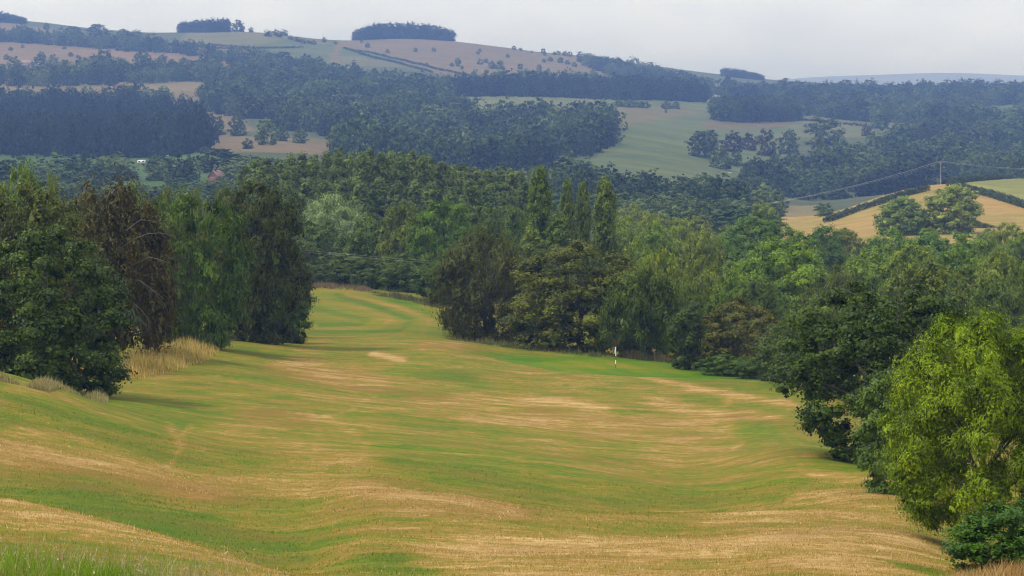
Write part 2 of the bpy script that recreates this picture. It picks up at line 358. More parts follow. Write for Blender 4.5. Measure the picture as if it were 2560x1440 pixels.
# -- patches of drier or greener turf: strokes on the ground, (points, half-height in rows, dryness, strength)
STROKES = []
def stroke(pts, hh, val, k=0.8, ch='dry', dmax=470):
    P = []
    for a, b in pts:
        d = cast(a, b, 52, dmax); d1 = cast(a, b - hh, 52, dmax); d0 = cast(a, b + hh, 52, dmax)
        P.append((xat(a, d), d, max(0.5, (d1 - d0) / 2)))
    STROKES.append((P, hh, val, k, ch))
G, Y = 0.05, 0.22
for pts, hh, v, k in [
    ([(0,1215),(150,1250),(330,1290),(420,1310)], 38, 0.10, 0.9), ([(350,1290),(520,1340),(700,1380)], 30, 0.12, 0.85), ([(640,1390),(760,1370)], 34, 0.15, 0.7),
    ([(0,1020),(150,1040),(330,1100)], 26, 0.16, 0.85), ([(0,955),(200,985),(480,1060)], 14, 0.2, 0.8), ([(330,1100),(520,1150),(600,1165)], 20, 0.25, 0.7),
    ([(0,1110),(200,1155),(420,1200),(600,1230)], 34, 0.72, 0.8), ([(60,1075),(300,1130)], 14, 0.55, 0.6), ([(560,1215),(800,1230),(1000,1250)], 40, 0.66, 0.7),
    ([(600,1250),(800,1265),(880,1290)], 26, 0.3, 0.7), ([(900,1225),(1250,1275)], 16, 0.72, 0.8), ([(880,1300),(1300,1330)], 24, 0.42, 0.6),
    ([(1060,1385),(1300,1375),(1700,1360)], 18, 0.74, 0.8), ([(900,1395),(1050,1420)], 24, 0.14, 0.85), ([(1150,1420),(1700,1420),(2200,1430)], 20, 0.66, 0.8),
    ([(1250,1185),(1500,1215),(1900,1265)], 26, 0.28, 0.75), ([(1000,1150),(1150,1175),(1230,1185)], 22, 0.14, 0.9), ([(1000,1115),(1250,1140),(1500,1165)], 24, 0.33, 0.6),
    ([(1150,1000),(1400,1005),(1500,1020)], 14, 0.86, 0.85), ([(1200,1045),(1500,1055),(1800,1060)], 18, 0.74, 0.75), ([(1500,1080),(1800,1110)], 22, 0.68, 0.7),
    ([(1650,1140),(1900,1150)], 20, 0.62, 0.6), ([(1650,1010),(1900,1040)], 16, 0.78, 0.7), ([(1980,1030),(1800,985)], 14, 0.3, 0.6),
    ([(1900,1080),(2020,1115),(2150,1160)], 20, 0.26, 0.75), ([(1800,1105),(2080,1150)], 12, 0.34, 0.6), ([(2050,1190),(2200,1200)], 12, 0.74, 0.7),
    ([(1750,1265),(2000,1285)], 12, 0.18, 0.8), ([(2050,1240),(2280,1260)], 26, 0.66, 0.7), ([(1800,1300),(2250,1290)], 18, 0.72, 0.85),
    ([(1700,1365),(2050,1330),(2300,1350)], 22, 0.76, 0.9), ([(2000,1400),(2300,1400)], 20, 0.78, 0.9), ([(2270,1415),(2330,1425)], 9, 0.12, 0.9),
    ([(1060,935),(1180,945)], 14, 0.03, 0.95), ([(960,925),(1060,935)], 14, 0.25, 0.6), ([(620,875),(760,900),(820,912)], 13, 0.10, 0.9), ([(640,850),(900,870)], 12, 0.35, 0.6),
    ([(740,905),(830,935),(900,960)], 22, 0.66, 0.8), ([(930,885),(1010,897)], 7, 0.95, 0.9), ([(480,920),(620,935)], 16, 0.28, 0.7), ([(450,965),(640,970)], 10, 0.20, 0.7),
    ([(300,965),(460,985),(760,985)], 10, 0.55, 0.5), ([(260,985),(420,1000)], 16, 0.26, 0.7), ([(760,1000),(1000,1010),(1300,1000)], 16, 0.62, 0.6), ([(820,1030),(1000,1040)], 18, 0.36, 0.6),
    ([(560,1060),(800,1085)], 26, 0.55, 0.6), ([(700,1110),(880,1150)], 28, 0.62, 0.55), ([(940,1060),(1150,1080)], 22, 0.40, 0.5), ([(500,1100),(640,1120)], 20, 0.32, 0.6),
    ([(1060,855),(1150,862)], 7, 0.60, 0.8), ([(760,735),(900,735)], 9, 0.48, 0.8), ([(760,760),(1000,790)], 36, 0.33, 0.85), ([(740,800),(1100,830)], 16, 0.32, 0.8),
    ([(1000,760),(1120,830)], 26, 0.30, 0.8), ([(880,806),(930,808)], 4, 0.08, 0.9), ([(620,845),(560,862)], 10, 0.2, 0.7), ([(780,770),(800,800),(780,820)], 10, 0.22, 0.6),
    ([(0,1300),(300,1370),(520,1420)], 26, 0.38, 0.7), ([(0,1250),(400,1352),(720,1436)], 5, 0.66, 0.8), ([(60,1310),(340,1380)], 4, 0.62, 0.6), ([(0,1410),(200,1430)], 12, 0.5, 0.5),
    ([(1190,884),(1300,896),(1450,905),(1600,908)], 9, 0.10, 0.9), ([(1600,908),(1750,920),(1920,942)], 8, 0.10, 0.85), ([(1640,935),(1800,944),(1950,952)], 7, 0.18, 0.8),
    ([(770,742),(900,748),(1000,772)], 12, 0.24, 0.8), ([(760,775),(860,790),(930,812)], 12, 0.27, 0.8), ([(720,830),(860,835),(1060,842)], 6, 0.30, 0.8),
    ([(790,750),(850,775),(930,790),(990,805)], 3.5, 0.50, 0.5), ([(775,765),(830,790),(900,806),(960,815)], 3.5, 0.46, 0.5), ([(880,742),(1000,765),(1080,800)], 3.5, 0.46, 0.5),
    # worn tracks and mower turns
    ([(415,1055),(430,1090),(460,1085),(470,1060)], 3.5, 0.8, 0.55), ([(450,1100),(445,1140),(425,1165)], 3.5, 0.8, 0.55), ([(755,1375),(775,1345),(860,1330),(1000,1320),(1400,1298)], 3, 0.8, 0.4),
    ([(800,1040),(880,1080),(920,1120),(890,1170)], 5, 0.66, 0.5), ([(770,1030),(800,1080),(780,1140)], 6, 0.66, 0.5), ([(940,990),(860,1030),(800,1042)], 4, 0.8, 0.6),
    ([(1820,965),(1830,1000),(1790,1040)], 4, 0.75, 0.5), ([(1560,940),(1700,962),(1990,1010)], 2.2, 0.9, 0.7), ([(840,738),(960,775),(1030,800),(1000,826),(900,832),(780,828)], 4, -0.05, 0.9), ([(800,752),(900,770),(980,796),(960,815),(860,820),(780,818)], 4.5, 0.52, 0.8), ([(770,770),(850,785),(920,800),(900,812),(800,812)], 4, 0.08, 0.85), ([(900,742),(1010,772),(1070,800),(1060,830)], 4, 0.48, 0.7), ([(960,742),(1060,775),(1110,810)], 4, 0.1, 0.7),
    ([(860,735),(980,765),(1050,785)], 2.5, 0.62, 0.6), ([(750,836),(900,832)], 2, 0.12, 0.6), ([(1860,1105),(1830,1125)], 3, 0.85, 0.6), ([(1440,1295),(1700,1290)], 4, 0.6, 0.5),
]: stroke(pts, hh, v, k)
for pts, hh, k in [([(0,1130),(300,1190),(560,1240)], 34, 1.0), ([(500,1330),(640,1345)], 22, 0.9), ([(1060,855),(1200,870)], 10, 1.0), ([(640,1035),(760,1060)], 18, 0.8),
                   ([(900,1225),(1300,1275)], 16, 0.8), ([(1350,1040),(1700,1070)], 22, 0.7), ([(700,1255),(860,1260)], 22, 0.6), ([(1300,1380),(1700,1375)], 20, 0.7),
                   ([(700,920),(900,950)], 18, 0.6), ([(1400,935),(1500,945)], 6, 0.7), ([(1850,1040),(1980,1070)], 16, 0.6), ([(2000,1350),(2300,1380)], 24, 0.5), ([(900,975),(1100,985)], 10, 0.7)]:
    stroke(pts, hh, 1.0, k, 'rust')
GREENC = ground_pt(1545, 921)
def paint_turf(x, y):
    base = 0.395 + 0.14 * np.clip((130 - y) / 60, 0, 1) * np.clip((x + 8) / 12, 0, 1)
    ch = {'dry': base * np.ones_like(x), 'rust': np.full(x.shape, 0.5)}
    wx = x + 1.2 * wobble(x, y, 9, 24); wy = y + 1.8 * wobble(x, y, 7, 30)
    for P, hh, val, k, c in STROKES:
        best = np.full(x.shape, 9.0)
        xs = [p[0] for p in P]; ys = [p[1] for p in P]; h = max(p[2] for p in P)
        dmid = sum(ys) / len(ys); a = hh * dmid / F * (2.6 if hh > 8 else 1.2)
        m = (x > min(xs) - 3 * a - 4) & (x < max(xs) + 3 * a + 4) & (y > min(ys) - 3 * h - 3) & (y < max(ys) + 3 * h + 3)
        if not m.any(): continue
        sx, sy = wx[m], wy[m]; b = np.full(sx.shape, 9.0)
        if hh <= 8: sx, sy = sx * 0.3 + x[m] * 0.7, sy * 0.3 + y[m] * 0.7
        for (x0, y0, h0), (x1, y1, h1) in zip(P[:-1], P[1:]):
            ux, uy = (x1 - x0) / a, (y1 - y0) / h; qx, qy = (sx - x0) / a, (sy - y0) / h
            t = np.clip((qx * ux + qy * uy) / max(ux * ux + uy * uy, 1e-9), 0, 1)
            b = np.minimum(b, np.hypot(qx - t * ux, qy - t * uy))
        wgt = min(1.0, k * 1.15) * np.exp(-(b ** 3) * 0.9)
        ch[c][m] = ch[c][m] * (1 - wgt) + val * wgt
    return ch
STRAWF, BROWNF, GREENF, PALEG, WOODF = (0.40, 0.27, 0.13), (0.33, 0.215, 0.115), (0.135, 0.185, 0.045), (0.235, 0.245, 0.09), (0.05, 0.07, 0.03)
FIELDS = []
def field(pts, c, dmin=900, dmax=17000): FIELDS.append((world_poly(pts, dmin, dmax), (c[0] * .46, c[1] * .52, c[2] * .4)))
field([(-300,470),(600,470),(600,430),(560,400),(430,350),(300,392),(180,390),(0,366),(-300,366)], (0.12, 0.19, 0.045), 900, 1500)
field([(500,385),(860,400),(860,352),(700,345),(520,330)], BROWNF, 1150, 1800)
field([(430,395),(560,400),(520,372),(445,345)], (0.14, 0.2, 0.05), 1150, 1700)
field([(-300,250),(700,250),(700,200),(-300,195)], STRAWF); field([(440,310),(640,330),(560,235),(440,225)], BROWNF, 1400)
field([(-300,200),(300,195),(560,172),(660,162),(650,118),(400,108),(0,80),(-300,60)], (0.37, 0.225, 0.12))
field([(-300,62),(0,52),(140,74),(140,100),(-300,90)], (0.34, 0.22, 0.12))
field([(455,112),(640,118),(760,120),(840,108),(640,78),(470,82)], (0.28, 0.235, 0.105))
field([(620,150),(900,180),(900,140),(860,122),(740,98),(640,118)], (0.185, 0.205, 0.075))
field([(820,165),(990,168),(1130,190),(1600,196),(1720,180),(1400,135),(1150,104),(930,92),(850,102)], (0.335, 0.215, 0.12))
field([(830,165),(960,165),(1090,178),(1000,150),(870,124)], (0.27, 0.225, 0.10)); field([(840,140),(900,140),(1010,155),(930,130),(860,118)], (0.16, 0.2, 0.07))
field([(1110,280),(1560,290),(1560,246),(1110,232)], (0.285, 0.265, 0.105))
field([(1360,470),(1860,480),(1860,330),(1800,280),(1520,262),(1530,330),(1500,380)], (0.205, 0.225, 0.078), 1150)
field([(1510,262),(1700,275),(1990,272),(1990,262),(1800,250),(1500,240)], (0.22, 0.235, 0.085)); field([(1530,312),(1560,316),(1760,280),(1700,268),(1535,268)], (0.275, 0.215, 0.095))
field([(1760,322),(1900,325),(2010,312),(1990,298),(1760,300)], (0.27, 0.19, 0.09)); field([(1760,400),(1960,400),(1960,318),(1760,322)], (0.20, 0.225, 0.08))
field([(1950,340),(2250,345),(2400,330),(2300,290),(1990,280)], (0.235, 0.22, 0.085)); field([(2440,300),(2800,305),(2800,250),(2560,250),(2460,258)], (0.175, 0.22, 0.08))
field([(1860,540),(2040,540),(2040,512),(1860,512)], (0.44, 0.30, 0.15), 1150, 1420); field([(2360,440),(2440,450),(2430,405),(2375,400)], (0.28, 0.17, 0.11), 1300, 1900)
field([(1880,246),(2100,250),(2100,232),(1880,232)], STRAWF, 2000)
KNOLL = [xy for xy in [(xat(1930, 800), 800), (xat(2800, 760), 760), (xat(2800, 1300), 1300), (xat(2330, 1230), 1230), (xat(1950, 1170), 1170)]]
KTOP = [ground_pt(a, b, 780, 1260)[:2] for a, b in [(2395,462),(2600,526)]] + [(xat(2700, 1250), 1250), (xat(2395, 1180), 1180)]
def paint_fields(x, y):
    c = np.tile(np.array((0.07, 0.085, 0.028)), (len(x), 1))
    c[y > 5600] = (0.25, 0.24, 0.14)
    c[(y < 1000)] = (0.07, 0.09, 0.035)
    wx = x + 3 * wobble(x, y, 40, 24); wy = y + 6 * wobble(x, y, 50, 30)
    c[in_poly(x, y, KNOLL)] = (0.31, 0.215, 0.055); c[in_poly(x, y, KTOP)] = (0.22, 0.215, 0.05)
    for poly, cc in FIELDS:
        c[in_poly(wx, wy, poly)] = cc
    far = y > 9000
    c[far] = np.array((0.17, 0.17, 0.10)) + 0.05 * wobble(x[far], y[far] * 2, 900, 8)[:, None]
    return c
def sheet(name, jr, label=None):
    d = DD[jr[0]:jr[1]]
    PX, D = np.meshgrid(PXG, d); ap = apex(D)
    X = (PX - 1280) / F * np.maximum(ap, 60); Yy = D
    x, y = X.ravel(), Yy.ravel(); z = height(x, y)
    nr, nc = D.shape; idx = np.arange(nr * nc).reshape(nr, nc)
    q = np.stack([idx[:-1, :-1], idx[:-1, 1:], idx[1:, 1:], idx[1:, :-1]], -1).reshape(-1, 4)
    me = mesh_np(name, np.stack([x, y, z], 1), q, None, True)
    ch = paint_turf(x, y)
    fattr(me, 'dry', ch['dry'], 'POINT'); fattr(me, 'rust', ch['rust'], 'POINT')
    fattr(me, 'golf', np.clip((520 - y) / 40, 0, 1), 'POINT')
    fattr(me, 'smooth_turf', np.clip((y - 318) / 25, 0, 1) * 0.75 * np.clip((-x + 0) / 8, 0, 1), 'POINT')
    cattr(me, 'col', paint_fields(x, y), 'POINT')
    return tag(link(name, me, GROUND), kind='structure')
jA = int(np.searchsorted(DD, 600)); jB = int(np.searchsorted(DD, 5600))
sheet('fairway_ground', (0, jA + 1)); sheet('hillside_ground', (jA, jB + 1)); sheet('distant_hills', (jB, len(DD)))

def putting_green():
    cx, cy_ = ground_pt(1560, 921)[:2]; a, b = 13.0, 17.0; V = [(cx, cy_)]; n, rings = 72, 16
    for r in range(1, rings + 1):
        for k in range(n):
            t = 6.2832 * k / n; w = 1 + 0.10 * math.sin(2 * t + 0.6) + 0.06 * math.sin(3 * t + 2)
            V.append((cx + a * w * r / rings * math.cos(t), cy_ + b * w * r / rings * math.sin(t)))
    V = np.array(V); rr = np.concatenate([[0], np.repeat(np.arange(1, rings + 1) / rings, n)])
    z = height(V[:, 0], V[:, 1]) + 0.035 - 0.06 * (rr > 0.99)
    T = [(0, 1 + k, 1 + (k + 1) % n) for k in range(n)]; Q = []
    for r in range(rings - 1):
        for k in range(n):
            p = 1 + r * n; Q.append((p + k, p + n + k, p + n + (k + 1) % n, p + (k + 1) % n))
    me = mesh_np('putting_green', np.column_stack([V, z]), np.array(Q), np.array(T), True)
    dry = 0.16 + 0.13 * np.clip((0.74 - rr) / 0.06, 0, 1) - 0.06 * np.clip((rr - 0.85) / 0.1, 0, 1) + 0.05 * np.sign(np.sin(V[:, 0] * 1.5 + V[:, 1] * .35)) * (rr < .74)
    fattr(me, 'dry', dry, 'POINT'); fattr(me, 'rust', dry * 0, 'POINT'); fattr(me, 'golf', dry * 0 + 1, 'POINT'); fattr(me, 'smooth_turf', dry * 0 + 1.0, 'POINT')
    cattr(me, 'col', np.tile((0.1, 0.15, 0.03), (len(V), 1)), 'POINT')
    tag(link('putting_green', me, GROUND), kind='structure')
putting_green()

# ------------------------------------------------------------------ foliage
def unit(v): return v / np.maximum(np.linalg.norm(v, axis=1, keepdims=True), 1e-9)
def rdir(r, n): return unit(r.normal(size=(n, 3)))
def leaf_quads(pos, nrm, axis, ln, wd, bend=0.15):
    axis = unit(axis - nrm * np.sum(axis * nrm, 1, keepdims=True)); side = np.cross(nrm, axis)
    ln = ln[:, None]; wd = wd[:, None]
    V = np.stack([pos - axis * ln * 0.5, pos + side * wd * 0.5 - axis * ln * 0.05, pos + axis * ln * 0.5 - nrm * ln * bend, pos - side * wd * 0.5 - axis * ln * 0.05], 1)
    return V.reshape(-1, 3)
def env_fn(kind):
    K = {'round': ([0,.06,.2,.4,.6,.8,.9,.96,1],[.66,.82,.96,1,.98,.84,.66,.48,.28]), 'dome': ([0,.06,.25,.45,.65,.8,.9,.96,1],[.84,.95,1,.98,.9,.76,.6,.45,.28]),
         'oval': ([0,.1,.35,.6,.8,.93,1],[.6,.85,1,.94,.74,.46,.18]), 'column': ([0,.1,.4,.7,.85,.95,1],[.8,.95,1,.97,.84,.56,.25]),
         'spire': ([0,.1,.3,.55,.8,1],[.8,1,.9,.68,.38,.05]), 'cone': ([0,.06,.2,.6,1],[.7,1,.92,.5,.03])}[kind]
    return lambda t: np.interp(t, *K)
def crown_mesh(name, r, env='round', z0=0.06, n_puff=34, n_leaf=15000, leaf=0.026, aspect=0.55, puff=0.15, sub=7, up=0.35, hang=0.0, flat=0.8, rag=0.0, tonevar=0.22, holes=0.0, spread=1.0, asp=1.0, corek=2.7):
    e = env_fn(env)
    n_puff = int(n_puff * 1.7); cdf = np.cumsum(e(np.linspace(0, 1, 200)) + .15); cdf /= cdf[-1]
    t = np.interp((np.arange(n_puff) + r.uniform(0, 1, n_puff)) / n_puff, cdf, np.linspace(0, 1, 200)); n = n_puff
    ang = np.arange(n) * 2.39996 + r.uniform(-.6, .6, n)
    pr = puff * r.uniform(0.6, 1.3, n) * (0.7 + 0.3 * e(t)) * (asp * 1.35 if asp < 1 else 1)
    R = np.maximum(e(t) * 0.5 * asp - pr * 0.85, 0) * np.where(r.uniform(0, 1, n) < 0.8, r.uniform(0.80, 1.08, n), r.uniform(0.1, 0.7, n))
    lob = 1 + 0.09 * np.sin(ang * 2 + r.uniform(0, 6)) + 0.08 * np.sin(ang * 3 + t * 4 + r.uniform(0, 6))
    zc = z0 + pr * 0.5 + t * (1 - z0 - pr * (0.5 + 0.95 * min(flat, 1.1)))
    C = np.stack([R * np.cos(ang) * lob, R * np.sin(ang) * lob, zc], 1)
    if z0 <= 0.065:                                      # low skirt of foliage
        m_ = 18; a2 = np.arange(m_) * 2.39996; q2 = puff * r.uniform(.55, .95, m_) * (asp * 1.35 if asp < 1 else 1); R2 = np.maximum(.5 * asp * e(0.03) - q2 * .8, .05 * asp) * np.sqrt(r.uniform(.15, 1.05, m_))
        C = np.concatenate([C, np.stack([R2 * np.cos(a2), R2 * np.sin(a2), q2 * r.uniform(.2, .9, m_)], 1)]); pr = np.concatenate([pr, q2]); n = n + m_
    ptone = r.uniform(-1, 1, n)
    sd_ = rdir(r, n * sub); sd_[:, 2] = sd_[:, 2] * 0.8 + 0.15
    pi = np.repeat(np.arange(n), sub)
    SCn = C[pi] + sd_ * (pr[pi] * 0.72)[:, None] * np.array([1, 1, flat]); sr = pr[pi] * r.uniform(0.34, 0.58, n * sub); stone = r.uniform(-1, 1, n * sub)
    if holes: 
        kk = r.uniform(0, 1, n * sub) > holes; SCn, sr, stone, pi = SCn[kk], sr[kk], stone[kk], pi[kk]
    w = sr ** 2; k = r.choice(len(sr), n_leaf, p=w / w.sum())
    d = rdir(r, n_leaf); d[:, 2] = np.where((d[:, 2] < -0.2) & (r.uniform(0, 1, n_leaf) < 0.6), -d[:, 2], d[:, 2])
    pos = SCn[k] + d * (sr[k] * r.uniform(0.55, 1.05, n_leaf) * (1 + rag * r.exponential(0.35, n_leaf)))[:, None] * np.array([spread, spread, flat])
    if hang:
        pos[:, 2] -= hang * r.uniform(0, 1, n_leaf) ** 1.5 * (0.5 + 0.5 * r.uniform(0, 1, len(sr))[k])
    out = unit(pos - C[pi[k]]); glob = unit(pos * np.array([1, 1, 0]) + np.array([0, 0, 0.02]))
    nrm = unit(out * 0.75 + unit(pos - SCn[k]) * 0.45 + glob * 0.25 + np.array([0, 0, up]) + r.normal(size=(n_leaf, 3)) * 0.36)
    ax = r.normal(size=(n_leaf, 3)) + np.array([0, 0, -2.2 if hang else -0.3]) + out * 0.9
    ln = leaf * r.uniform(0.6, 1.45, n_leaf)
    core = r.uniform(0, 1, n_leaf) < 0.17
    pos[core] = C[pi[k[core]]] + (pos[core] - C[pi[k[core]]]) * 0.5; ln[core] *= corek
    pos[:, 2] = np.maximum(pos[:, 2], 0.012 + 0.02 * r.uniform(0, 1, n_leaf))
    V = leaf_quads(pos, nrm, ax, ln, ln * aspect * r.uniform(0.75, 1.25, n_leaf))
    if asp < 1: V[:, :2] /= asp; C = C / np.array([asp, asp, 1])
    me = mesh_np(name, V, np.arange(n_leaf * 4).reshape(-1, 4))
    fattr(me, 'tone', np.clip(0.42 + tonevar * (0.55 * ptone[pi[k]] + 0.45 * stone[k]) + r.normal(size=n_leaf) * 0.16, 0, 1))
    me.materials.append(LEAF)
    return me, C, pr
def trunk_mesh(name, r, C, pr, base=0.022, z0=0.08, limbs=9, twig=0):
    b = MB(); topz = 0.72; bx, by = r.uniform(-.02, .02, 2)
    pts = [(0, 0, -0.03), (bx * .3, by * .3, .1), (bx, by, .3), (bx * .6, by * .8, .5), (bx * .4, 0, topz)]
    b.tube(pts, [base * 1.5, base * 1.05, base * .8, base * .5, base * .18], 8)
    order = r.permutation(len(C))[:limbs]
    for i in order:
        c = C[i]; s = max(0.10, min(0.62, c[2] * 0.55)); p0 = Vector((bx * s, by * s, s)); p3 = Vector(c)
        p1 = p0.lerp(p3, 0.4) + Vector((0, 0, 0.03)); p2 = p0.lerp(p3, 0.75) + Vector((*r.uniform(-.02, .02, 2), 0.03))
        b.tube([p0, p1, p2, p3], [base * .45, base * .33, base * .2, base * .06], 5, False)
    return b.mesh(name, True)
PROTO = {}
def proto(key, seed, trunk=True, base=0.022, limbs=9, **kw):
    r = np.random.default_rng(seed)
    me, C, pr = crown_mesh('crown_' + key, r, **kw)
    tm = trunk_mesh('trunk_' + key, r, C, pr, base, limbs=limbs); tm.materials.append(BARK)
    PROTO[key] = (me, tm)
P0 = dict(n_leaf=15000)
for i in range(4): proto(f'broad{i}', 20 + i, env=['round', 'dome', 'round', 'oval'][i], n_puff=[36, 30, 44, 34][i], puff=[.15, .17, .135, .15][i], leaf=.025, **P0)
for i in range(2): proto(f'birch{i}', 30 + i, env='oval', n_puff=40, puff=.13, leaf=.023, aspect=.5, hang=.03, flat=1.0, rag=.12, n_leaf=15000)
for i in range(2): proto(f'weep{i}', 40 + i, env='dome', n_puff=38, puff=.14, leaf=.030, aspect=.30, hang=.12, flat=1.3, rag=.12, up=.2, n_leaf=18000, z0=.12)
for i in range(3): proto(f'pop{i}', 50 + i, env='oval', n_puff=62, puff=.16, leaf=.019, flat=1.2, rag=.3, n_leaf=15000, z0=.10, base=.016, asp=.30, tonevar=.3)
for i in range(2): proto(f'lomb{i}', 60 + i, env='column', n_puff=90, puff=.17, leaf=.018, flat=1.2, rag=.2, n_leaf=22000, base=.02, z0=.03, up=.4, asp=.27, tonevar=.35)
for i in range(2): proto(f'oak{i}', 70 + i, env='dome', n_puff=52, puff=.125, leaf=.021, n_leaf=22000, flat=.75, base=.03, limbs=12)
proto('willow0', 80, env='round', n_puff=46, puff=.12, leaf=.028, aspect=.28, flat=1.1, rag=.5, n_leaf=20000, hang=.02)

def tree(name, label, key, x, y, w, h, color, cat='tree', group=None, rot=None, depth=None, sink=0.15):
    z = hgt(x, y)
    e = bpy.data.objects.new(name, None); COL.objects.link(e)
    e.location = (x, y, z - sink); e.rotation_euler = (0, 0, random.uniform(0, 6.28) if rot is None else rot); e.scale = (w, depth or w, h)
    e.empty_display_size = 0.3
    me, tm = PROTO[key]
    c = bpy.data.objects.new('crown', me); COL.objects.link(c); c.parent = e; c.color = (*color, 1)
    t = bpy.data.objects.new('trunk', tm); COL.objects.link(t); t.parent = e
    return tag(e, label, cat, group)
def jitter(c, a=0.12):
    v = 1 + random.uniform(-a, a); c = (c[0] * 1.9, c[1] * 1.8, c[2] * 0.5); return (c[0] * v * (1 + random.uniform(-a, a) * .6), c[1] * v, c[2] * v * (1 + random.uniform(-a, a)))
DK_, MD, LT, LIME, OLV, GRY, BLU, BRN, YEL = ((0.030,0.052,0.017), (0.045,0.078,0.020), (0.082,0.118,0.032), (0.095,0.145,0.022), (0.075,0.080,0.022), (0.080,0.108,0.055),
                                       (0.075,0.105,0.085), (0.058,0.046,0.026), (0.12,0.145,0.03))
def T(px, top, wpx, d, key, color, name, label, group=None, cat='tree', jit=0.1, **k):
    x = xat(px, d); g = hgt(x, d); h = zray(top, d) - g; w = wpx * d / F
    return tree(name, label, key, x, d, w * 1.22, max(h, 0.8), jitter(color, jit), cat, group, **k)

# ---- heroes: own crowns, more leaves
proto('hazel', 101, env='dome', n_puff=60, puff=.115, leaf=.0185, aspect=.6, n_leaf=36000, z0=.02, base=.012, tonevar=.3)
proto('copper', 102, env='dome', n_puff=56, puff=.12, leaf=.017, aspect=.5, n_leaf=32000, hang=.13, flat=1.5, rag=.45, holes=.12, z0=.08, base=.018)
proto('ashg', 103, env='round', n_puff=50, puff=.125, leaf=.023, aspect=.35, n_leaf=30000, rag=.3, hang=.02, base=.018, z0=.03)
proto('hornbeam', 104, env='round', n_puff=56, puff=.12, leaf=.018, n_leaf=34000, rag=.35, base=.02, z0=.02, tonevar=.3)
proto('bigfront', 105, env='dome', n_puff=60, puff=.12, leaf=.0185, n_leaf=36000, rag=.3, base=.02, z0=.01, tonevar=.3)
proto('weepfront', 106, env='dome', n_puff=50, puff=.125, leaf=.022, aspect=.32, n_leaf=32000, hang=.16, flat=1.5, rag=.3, z0=.06, up=.1)
proto('bigoak', 107, env='round', n_puff=80, puff=.10, leaf=.0155, aspect=.7, n_leaf=52000, flat=.75, rag=.2, base=.03, limbs=14, z0=.06, tonevar=.25)
proto('feather', 108, env='round', n_puff=105, puff=.105, leaf=.0155, aspect=.30, n_leaf=105000, rag=.55, flat=.8, base=.016, limbs=16, z0=.07, up=.6, tonevar=.45)
proto('holly', 109, env='round', n_puff=46, puff=.14, leaf=.024, aspect=.7, n_leaf=20000, rag=.3, base=.014, z0=.02)

T(55, 430, 370, 222, 'hornbeam', (0.046,0.056,0.015), 'broadleaf_tree', 'tall olive-green tree at the left edge, behind the dark bushy tree')
T(118, 548, 390, 188, 'hazel', (0.029,0.049,0.014), 'bushy_tree', 'rounded dark green bushy tree nearest on the left, foliage down to the rough grass')
T(-40, 640, 190, 196, 'copper', (0.062,0.046,0.020), 'thorn_tree', 'brownish thorn tree cut off by the left edge behind the bushy tree')
BZ = T(278, 426, 330, 240, 'copper', (0.040,0.037,0.018), 'bronze_tree', 'drooping bronze-brown tree with bare grey twigs between two green trees', rot=0.0)
def bare_twigs():
    b = MB(); r = random.Random(5)
    for x, z, dx, dz in [(.10,.62,.34,.06),(.05,.55,-.26,.10),(.12,.70,.22,.05),(-.05,.78,-.20,.06),(.08,.46,.30,-.10),(.0,.86,.12,.07),(.02,.40,.28,-.16),(.15,.52,.26,.02),(-.1,.66,-.18,.04),(.05,.30,.26,-.10)]:
        y0, y1 = -.22, -.46 + .12 * abs(dx); pts = [(x + dx * t, y0 + (y1 - y0) * min(1, t * 1.6), z + dz * t + .04 * math.sin(t * 3.1) + r.uniform(-.006, .006)) for t in (0, .25, .5, .75, 1)]
        b.tube(pts, [.0016, .0014, .0012, .0009, .0005], 5)
        for t in (.5, .75):
            p = Vector(pts[int(t * 4)]); b.tube([p, p + Vector((dx * .18, -.03, -.05)), p + Vector((dx * .28, -.04, -.12))], [.0007, .0006, .0003], 4)
    return b.mesh('bare_twigs', True)
link('bare_twigs', bare_twigs(), TWIG, BZ)
T(470, 460, 270, 268, 'ashg', (0.040,0.074,0.018), 'broadleaf_tree', 'fresh green tree between the bronze tree and the dark olive tree')
T(648, 434, 222, 292, 'hornbeam', (0.028,0.038,0.011), 'broadleaf_tree', 'very dark olive tree ending the left group at the fairway')
T(570, 470, 150, 318, 'hornbeam', (0.052,0.056,0.018), 'broadleaf_tree', 'olive tree top showing behind the fresh green tree and the dark olive tree')
T(715, 700, 110, 305, 'broad1', DK_, 'thorn_tree', 'low dark bush tucked under the right side of the dark olive tree')
T(1450, 588, 330, 322, 'bigfront', (0.054,0.066,0.014), 'broadleaf_tree', 'broad olive-green tree with foliage to the ground left of the flagstick')
T(1215, 553, 225, 345, 'weepfront', (0.047,0.054,0.018), 'weeping_tree', 'weeping olive-brown tree at the corner where the far fairway disappears')
T(2215, 690, 455, 166, 'bigoak', (0.023,0.042,0.008), 'oak_tree', 'large dark oak overhanging the right side of the dry fairway')
T(2268, 905, 250, 134, 'broad2', (0.045,0.078,0.034), 'broadleaf_tree', 'grey-green rounded tree between the dark oak and the bright feathery one', jit=.03)
T(2462, 750, 415, 104, 'feather', (0.084,0.132,0.004), 'feathery_tree', 'bright yellow-green feathery tree in the right foreground', jit=0, rot=2.6)
T(2545, 1235, 300, 80, 'holly', (0.026,0.060,0.010), 'holly_bush', 'glossy dark green bush in the bottom right corner', cat='bush', rot=0.7)

